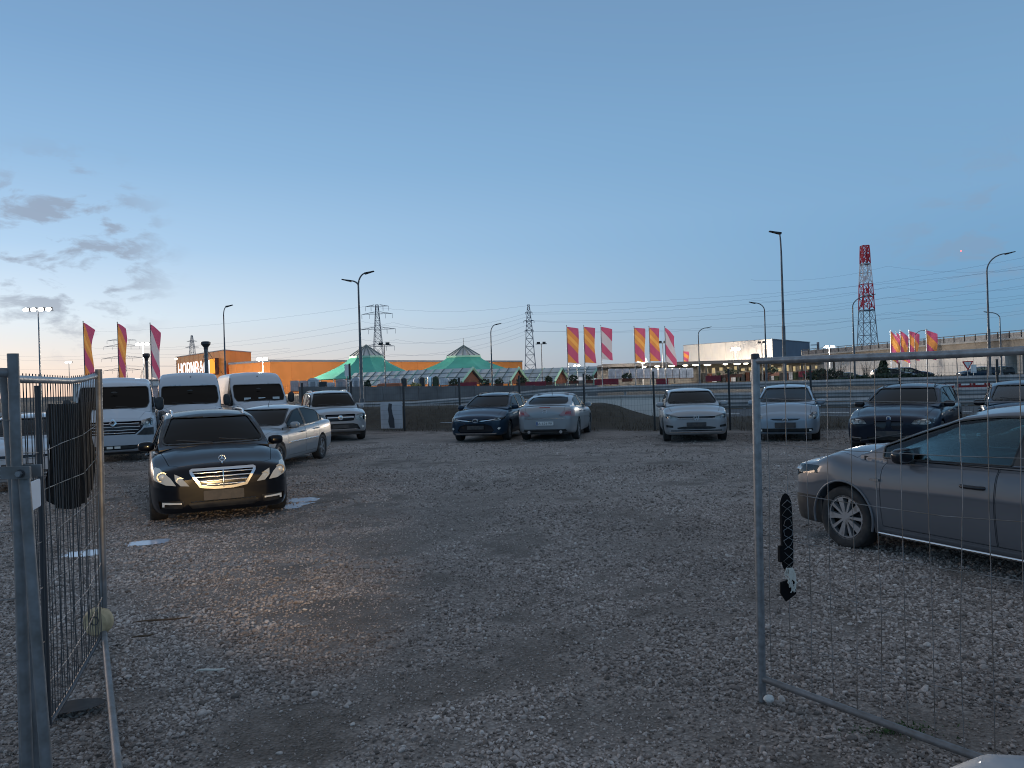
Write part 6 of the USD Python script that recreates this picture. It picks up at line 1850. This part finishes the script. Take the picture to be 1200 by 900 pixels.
def foliage(t, name, c, rad, n, size, m):
    p = RNG.normal(size=(n, 3)); p /= np.linalg.norm(p, axis=1, keepdims=True)
    p *= RNG.uniform(.35, 1.05, (n, 1)) ** .6
    p = p * rad + c
    a, b = RNG.normal(size=(n, 3)) * size, RNG.normal(size=(n, 3)) * size
    V = np.stack([p - a * .5, p + b * .4, p + a * .5, p - b * .4], 1).reshape(-1, 3)
    part(t, name, (V, np.arange(4 * n).reshape(-1, 4)), m, False, kind='stuff')


GO = 112
goods('wrapped_pallet', 'first pinkish wrapped stack behind the last white van', 'pallet', 346, 447, 459, 9, GO, 'pink_film')
goods('wrapped_pallet', 'second pinkish wrapped stack behind the last white van', 'pallet', 357, 447, 459, 9, GO, 'pink_film')
goods('portable_cabin', 'white portable cabin above the roof of the silver sport utility car', 'cabin', 368, 444, 459, 11, GO, 'white_film', 'hut')
goods('wrapped_pallet', 'dark stack right of the white portable cabin', 'pallet', 379, 448, 458, 8, GO, 'dark_tarp')
goods('wrapped_pallet', 'grey wrapped stack left of the pink rounded one', 'pallet', 388, 449, 458, 8, GO, 'white_film')
goods('portable_cabin', 'pinkish rounded cabin left of the double armed lamp', 'cabin', 400, 445, 458, 11, GO, 'pink_film', 'hut')
goods('portable_cabin', 'white cabin just left of the double armed lamp pole', 'cabin', 418, 443, 457, 8, GO, 'white_film', 'hut')
goods('planter', 'dark bushy planter right of the double armed lamp', 'planter', 431, 446, 457, 8, GO, 'leaf_dark', 'planter')
goods('wrapped_pallet', 'white wrapped bale left of the long terracotta pot row', 'pallet', 451, 444, 452, 9, GO, 'white_film')
goods('wrapped_pallet', 'wide white wrapped bale above the white board', 'pallet', 463, 444, 452, 12, GO, 'white_film')
goods('crate_row', 'long terracotta crate row above the grey barrier', 'crate', 457, 450, 457, 26, GO - 2, 'terracotta', 'pack')
goods('plastic_drum', 'dark drum right of the wide white bale', 'drum', 474, 443, 455, 7, GO, 'dark_tarp', 'barrel')
goods('plastic_drum', 'white drum left of the yellowish bush', 'drum', 488, 443, 454, 6, GO, 'white_film', 'barrel')
goods('plastic_drum', 'dark drum right of the white drum', 'drum', 495, 442, 455, 7, GO, 'dark_tarp', 'barrel')
goods('planter', 'yellowish bush in a crate below the drums', 'planter', 487, 449, 457, 14, GO - 2, 'yellow_bits', 'planter')
goods('plastic_drum', 'shiny steel tank in the middle of the goods yard', 'drum', 504, 441, 453, 6, GO, 'chrome', 'barrel')
goods('plastic_drum', 'dark tank beside the shiny steel tank', 'drum', 511, 441, 455, 7, GO, 'leaf_dark', 'barrel')
goods('wrapped_pallet', 'white domed bale right of the dark tank', 'pallet', 521, 444, 452, 9, GO, 'white_film')
goods('planter', 'dark shrubs in front of the first glazed hall', 'planter', 532, 444, 455, 12, GO, 'leaf_dark', 'planter')
for k, (px, w, y0, lab) in enumerate(((548, 22, 448, 'dark red banner below the first glazed hall'), (628, 24, 447, 'dark red banner below the second glazed hall'), (711, 28, 444, 'wide dark red banner behind the third middle flag'), (776, 14, 444, 'dark red banner behind the last middle flags'), (836, 18, 440, 'dark red banner below the lights behind the small silver hatchback'), (944, 16, 435, 'dark red banner near the overpass behind the pale blue hatchback'))):
    goods('banner', lab, 'banner', px, y0, y0 + 8, w, 110, 'red_banner', 'banner')
for k, (px, w, lab) in enumerate(((568, 12, 'dark shrub left of the lamp before the halls'), (585, 10, 'dark shrub right of the lamp before the halls'), (612, 14, 'dark shrubs in front of the second gable'), (643, 9, 'dark shrub in front of the third gable'), (672, 12, 'dark shrub behind the first middle flagpole'), (690, 10, 'dark shrub behind the second middle flagpole'), (735, 12, 'dark shrub between the two groups of middle flags'), (858, 20, 'dark shrubs under the lights right of the small hatchback'), (905, 14, 'dark shrub near the tallest lamp'))):
    goods('planter', lab, 'planter', px, 444 - .04 * (px - 568), 454 - .04 * (px - 568), w, 113, 'leaf_dark', 'planter')
for k in range(12):
    px = 717 + 8.3 * k
    y0 = 433 - .012 * k * 8
    goods('bulk_bag', ('leftmost', 'second', 'third', 'fourth', 'fifth', 'sixth', 'seventh', 'eighth', 'ninth', 'tenth', 'eleventh', 'rightmost')[k] + ' pale bulk bag from the left in the row behind the middle flags', 'bulk bag', px, y0, y0 + 11.5, 7.4, 118, 'white_film', 'pack')
    stage.GetPrimAtPath('/World/bulk_bag' + (f'_{k:03d}' if k else '')).SetCustomDataByKey('group', 'row of bulk bags')
# canopy with lamps
cp = thing('lit_canopy', 'long flat canopy with a row of bright lamps below the white hall', 'canopy')
ca, cb_ = P(705, 430, 132), P(985, 421, 132)
zc_ = float(P(850, 425, 132)[2])
part(cp, 'roof_slab', bx((ca[0] + cb_[0]) / 2, 135, zc_ + .15, cb_[0] - ca[0], 9, .3), 'grey_cladding', 20)
part(cp, 'fascia', bx((ca[0] + cb_[0]) / 2, 130.45, zc_ + .1, cb_[0] - ca[0] + .2, .08, .55), 'dark_metal', 20)
for k in range(15):
    x = ca[0] + (cb_[0] - ca[0]) * (k + .5) / 15
    if k % 2 == 0:
        part(cp, 'column', bx(x, 131.5, zc_ / 2 + .3, .25, .25, zc_ - .4), 'dark_post', 20)
for px, w in ((755, .5), (770, .8), (787, 1.0), (803, .8), (815, 1.1), (829, 1.2), (850, .7), (864, 1.2), (874, .8), (893, .6), (904, .6), (919, .6), (926, .4), (935, .6)):
    q = P(px, 428.5 - .006 * (px - 750), 131)
    part(cp, 'lamp', sphere((q[0], 131.0, zc_ - .28), .26, 2, (1.6 * w + .5, .8, .6)), 'lamp_soft', True)
for k in range(16):
    px = 828 + 8.6 * k
    q = P(px, 433.5 - .02 * (px - 840) + RNG.uniform(-1, 1), 138)
    part(cp, 'lit_window', bx(q[0], 138.2, q[2], RNG.uniform(.3, .75), .1, RNG.uniform(.4, 1.1)), 'shop_glow', 20)
for k in range(26):
    q = P(826 + 5.6 * k, 438, 136)
    part(cp, 'shelf_stack', bx(q[0], 136.5, 1.2 + .0 * k, RNG.uniform(.5, .9), .8, RNG.uniform(1.2, 2.6)), ('dark_tarp', 'brown_board', 'white_film', 'leaf_dark')[k % 4], 20)
part(cp, 'back_wall', bx((ca[0] + cb_[0]) / 2, 139.2, zc_ / 2, cb_[0] - ca[0], .3, zc_), 'concrete', 20)
wh = thing('white_hall', 'large white hall with a blue grey side on the right skyline', 'building')
h0, h1, h2 = P(801, 405, 223), P(905, 397.5, 200), P(949, 400.5, 228)
zt_ = float(h1[2])
hp = Polygon([h0[:2], h1[:2], h2[:2], h2[:2] + (h0 - h1)[:2]])
part(wh, 'hall_body', plate(hp.buffer(-.05, join_style=2), 'z', .5, zt_ - .05), 'blue_cladding', 20)
d = (h1 - h0)[:2]; nn2 = np.array([d[1], -d[0]]) / np.linalg.norm(d); ld2 = np.linalg.norm(d); d = d / ld2
for k in range(12):
    c = h0[:2] + d * ld2 * (k + .5) / 12 + nn2 * .03
    part(wh, 'wall_panel', bx(c[0], c[1], (zt_ + .6) / 2, ld2 / 12 - .06, .16, zt_ - .6, math.atan2(d[1], d[0])), 'white_cladding', 20)
part(wh, 'roof_edge', plate(hp.buffer(.1, join_style=2).difference(hp.buffer(-.5, join_style=2)), 'z', zt_ - .04, zt_ + .14), 'grey_cladding', 20)
for k in range(7):
    part(wh, 'stair_step', bx(h2[0] + 1.4 + .8 * (k % 2), h2[1] + .5, zt_ - .8 - k * 1.5, 1.6, 1.2, .2), 'blue_cladding', 20)
part(wh, 'stair_frame', [bx(h2[0] + 2.6, h2[1] + .5, zt_ / 2, .2, 1.4, zt_)], 'blue_cladding', 20)

# ---------------------------------------------------------------- overpass
ov = thing('overpass', 'concrete road overpass with brown edge beam and pale abutment wall on the right', 'bridge')
o0, o1 = P(940, 414, 150), P(1290, 380, 104)
zr0, zr1 = float(P(940, 417, 150)[2]), float(P(1290, 389, 104)[2])
od = (o1 - o0)[:2]; ol = np.linalg.norm(od); od /= ol; on = np.array([-od[1], od[0]])
on = on if on[1] > 0 else -on


def opt(s, d_):
    return o0[:2] + od * s + on * d_


def slab(t, name, s0, s1, d0, d1, zb0, zb1, zt0, zt1, m, label=None):
    """a block along the overpass whose bottom and top heights run from zb0/zt0 at s0 to zb1/zt1 at s1"""
    V = []
    for s_, zb_, zt_2 in ((s0, zb0, zt0), (s1, zb1, zt1)):
        for d_ in (d0, d1):
            for z in (zb_, zt_2):
                V.append([*opt(s_, d_), z])
    V = np.array(V)
    F = np.array([[0, 1, 3, 2], [4, 6, 7, 5], [0, 4, 5, 1], [2, 3, 7, 6], [1, 5, 7, 3], [0, 2, 6, 4]])
    m_ = as_tm((V, F)); m_.fix_normals()
    return part(t, name, m_, m, 20, label)


def zo(s): return zr0 + (zr1 - zr0) * s / ol
nb = 9
for k in range(nb):
    a, b = ol * k / nb + .02, ol * (k + 1) / nb - .02
    slab(ov, 'edge_beam', a, b, 0, 11, zo(a) - 1.15, zo(b) - 1.15, zo(a) - .05, zo(b) - .05, 'concrete_brown')
    slab(ov, 'kerb', a, b, -.25, .25, zo(a) - .10, zo(b) - .10, zo(a) + .18, zo(b) + .18, 'concrete')
    slab(ov, 'parapet', a, b, -.1, .05, zo(a) + .2, zo(b) + .2, zo(a) + .95, zo(b) + .95, 'lamp_post')
for k in range(30):
    s_ = ol * k / 30
    p = opt(s_, -.12)
    part(ov, 'railing_post', bx(p[0], p[1], zo(s_) + .6, .12, .1, 1.1), 'dark_post', 20)
part(ov, 'handrail', tube([(*opt(0, -.05), zo(0) + 1.2), (*opt(ol, -.05), zo(ol) + 1.2)], .06, 6), 'lamp_post', 40)
sA, sB = 4.5, 38.5
for k in range(7):
    a, b = sA + (sB - sA) * k / 7 + .03, sA + (sB - sA) * (k + 1) / 7 - .03
    slab(ov, 'abutment_wall', a, b, .35, 10.5, .3, .3, zo(a) - 1.16, zo(b) - 1.16, 'concrete_pale')
slab(ov, 'pier', sB + 1.2, sB + 2.0, 1.2, 2.0, .3, .3, zo(sB) - 1.36, zo(sB) - 1.36, 'concrete')
slab(ov, 'dark_soffit_wall', sB + 2.5, ol, 8.0, 10.0, .3, .3, zo(sB) - 1.36, zo(ol) - 1.36, 'concrete_wet')

# ---------------------------------------------------------------- along the far road on the right
ys = P(1134, 427, 62)
yt = thing('yield_sign', 'white triangular sign with red border pointing down before the overpass', 'road sign', (ys[0], 62, 0))
R_ = .52
tri = Polygon([(-R_ * .92, R_ * .5), (R_ * .92, R_ * .5), (0, -R_ * 1.0)])
part(yt, 'border', plate(rounded(tri, .04), 'y', -.012, .0).apply_translation([0, 0, ys[2]]), 'sign_red', 20)
part(yt, 'panel', plate(rounded(affinity.scale(tri, .66, .66, origin=(0, .0)), .02), 'y', -.018, -.0125).apply_translation([0, 0, ys[2] + .02]), 'sign_white', 20)
part(yt, 'post', tube([(0, .05, .5), (0, .05, ys[2] + .3)], .035, 10), 'galvanised', 40)
ps = P(1141, 432, 60)
pt = thing('small_sign', 'small pale square sign beside the triangular sign', 'road sign', (ps[0], 60, 0))
part(pt, 'panel', plate(rounded(sbox(-.22, -.32, .22, .32), .04), 'y', -.01, .01).apply_translation([0, 0, ps[2]]), 'sign_white', 20)
part(pt, 'post', tube([(0, .04, .5), (0, .04, ps[2])], .03, 8), 'galvanised', 40)
is_ = P(406.5, 443, 46)
it_ = thing('info_sign', 'tall narrow grey sign on two posts left of the double armed lamp', 'road sign', (is_[0], 46, 0))
zt_, zb_ = float(P(406, 427, 46)[2]), float(P(406, 441, 46)[2])
part(it_, 'panel', plate(rounded(sbox(-.12, zb_, .14, zt_), .03), 'y', -.015, .015), 'sign_white', 20)
part(it_, 'frame', plate(sbox(.12, zb_ - .2, .24, zt_ + .05), 'y', -.02, .03), 'dark_post', 20)
part(it_, 'post', tube([(.0, .04, .3), (.0, .04, zb_)], .04, 8), 'galvanised', 40)
part(it_, 'post', tube([(.18, .04, .3), (.18, .04, zb_)], .04, 8), 'galvanised', 40)
for k in range(4):
    a = P(1112 + 17 * k, 450 - .5 * k, 39)
    t = thing('red_barrier', ['first', 'second', 'third', 'last'][k] + ' red and pale road barrier block behind the guard rail on the right', 'barrier', (a[0], 39, a[2] - .2))
    part(t, 'barrier_body', plate(Polygon([(-.34, 0), (.34, 0), (.26, .42), (-.26, .42)]), 'y', -.16, .16), 'lamp_red', 20)
    part(t, 'pale_band', plate(sbox(-.22, .12, .22, .2), 'y', -.165, .165), 'sign_white', 20)
FARC = dict(SMALL, far=True, res=.6, extras=[], handles=[])
for px, py, Y, h, p_, lab in ((1131, 439, 92, (-1, .1), 'paint_teal', 'blue car passing below the triangular sign'), (1154, 438, 96, (-1, .1), 'paint_dark', 'dark car right of the small pale sign'), (1062, 441, 78, (1, -.2), 'paint_dark', 'dark car on the road under the right group of flags'),
                              (1082, 440, 80, (1, -.2), 'paint_navy', 'navy car behind the rightmost flagpole'), (1010, 444, 95, (1, -.3), 'paint_dark', 'dark car in front of the pale abutment wall')):
    w = P(px, py, Y)
    q = build_car('distant_car', lab, 'car', dict(FARC, paint=p_), (w[0], Y), unit(*h))
    pr = stage.GetPrimAtPath(q); pr.GetAttribute('xformOp:translate').Set(Gf.Vec3d(float(w[0]), Y, float(w[2]) - .55))
# conifer, bushes and bare shrubs before the abutment
tr = P(1034, 442, 72)
ct_ = thing('conifer_tree', 'small dark conifer with a crooked top before the pale abutment wall', 'tree', (tr[0], 72, .6))
part(ct_, 'trunk', tube([(0, 0, 0), (.05, 0, 1.2), (.15, 0, 2.6)], [.09, .06, .02], 8), 'twig', 40)
V = []
for k in range(900):
    z = RNG.uniform(.25, 1) ** .8 * 2.55
    rr = (2.75 - z) * .36 * RNG.uniform(.2, 1.1)
    a = RNG.uniform(0, 6.28) if RNG.random() > .3 else .3
    p = np.array([rr * math.cos(a) + .06 * z, rr * math.sin(a), z - .25 * rr])
    d1, d2 = RNG.normal(0, .10, 3), RNG.normal(0, .05, 3)
    V += [p - d1, p + d2, p + d1, p - d2]
part(ct_, 'crown', (np.array(V), np.arange(len(V)).reshape(-1, 4)), 'leaf_dark', False, kind='stuff')


def bare_shrub(t, name, c, h, n, spread):
    m = []
    for k in range(n):
        a, s_ = RNG.uniform(0, 6.28), RNG.uniform(.2, 1) * spread
        b = c + [RNG.normal(0, .15), RNG.normal(0, .1), 0]
        mid = b + [s_ * .4 * math.cos(a), s_ * .4 * math.sin(a), h * .55]
        tip = b + [s_ * math.cos(a), s_ * math.sin(a), h * RNG.uniform(.7, 1.1)]
        m.append(tube([b, mid, tip], [.022, .014, .006], 3, False))
        for q in range(3):
            o = b + (mid - b) * .6 + (tip - mid) * RNG.uniform(0, .9)
            m.append(tube([o, o + [RNG.normal(0, .25), RNG.normal(0, .2), RNG.uniform(.1, .5)]], [.009, .004], 3, False))
    part(t, name, m, 'twig', 40, kind='stuff')


for k, (px, Y, h, lab) in enumerate(((985, 74, 2.6, 'leafless shrub left of the mast lamp before the pale wall'), (1015, 76, 2.3, 'leafless shrub between the mast lamp and the conifer'), (1048, 80, 1.6, 'low leafless shrub right of the conifer'), (966, 78, 1.8, 'leafless shrub at the left end of the pale wall'))):
    p = P(px, 442, Y)
    t = thing('bare_shrub', lab, 'shrub', (p[0], Y, .6))
    bare_shrub(t, 'branches', np.array([0, 0, 0.0]), h, 16, 1.2)
    part(t, 'stem', tube([(0, 0, -.1), (0, 0, .5)], .05, 6), 'twig', 40)
dk = thing('hedge', 'dark clipped hedge at the left end of the pale abutment wall', 'hedge', (P(965, 436, 84)[0], 84, .6))
foliage(dk, 'leaves', np.array([0, 0, .8]), np.array([2.2, .8, .8]), 700, .22, 'leaf_dark')
part(dk, 'stem', tube([(0, 0, 0), (0, 0, 1.0)], .06, 6), 'twig', 40)
hd2 = thing('hedge', 'low dark hedge along the far road before the abutment', 'hedge', (P(1040, 444, 70)[0], 70, .6))
foliage(hd2, 'leaves', np.array([0, 0, .5]), np.array([5.0, .5, .38]), 900, .2, 'leaf_dark')
part(hd2, 'stem', tube([(0, 0, 0), (0, 0, .6)], .06, 6), 'twig', 40)
# dry grass and weeds on the mound behind the wire fence
gv = []
GP = fsd(RNG.uniform(-14, 26, 9000), np.abs(RNG.normal(0, 1.0, 9000)) * 1.6 - .35)
GZ = tz(GP[:, 0], GP[:, 1])
GK = meshkit.noise(np.column_stack([GP * .9, 0 * GZ]), 8) > .38
for p, z in zip(GP[GK], GZ[GK]):
    a = RNG.uniform(0, 6.28); h = RNG.gamma(2.5, .05)
    w = .008
    gv += [(p[0] - w * math.cos(a), p[1] - w * math.sin(a), z - .01), (p[0] + w * math.cos(a), p[1] + w * math.sin(a), z - .01), (p[0] + RNG.normal(0, .4) * h, p[1] + RNG.normal(0, .4) * h, z + h)]
gv = np.array(gv)
top('dry_grass', trimesh.Trimesh(gv, np.arange(len(gv)).reshape(-1, 3), process=False), 'dead_grass', 'dry brown grass on the mound behind the wire fence', 'grass', kind='stuff', smooth=False)
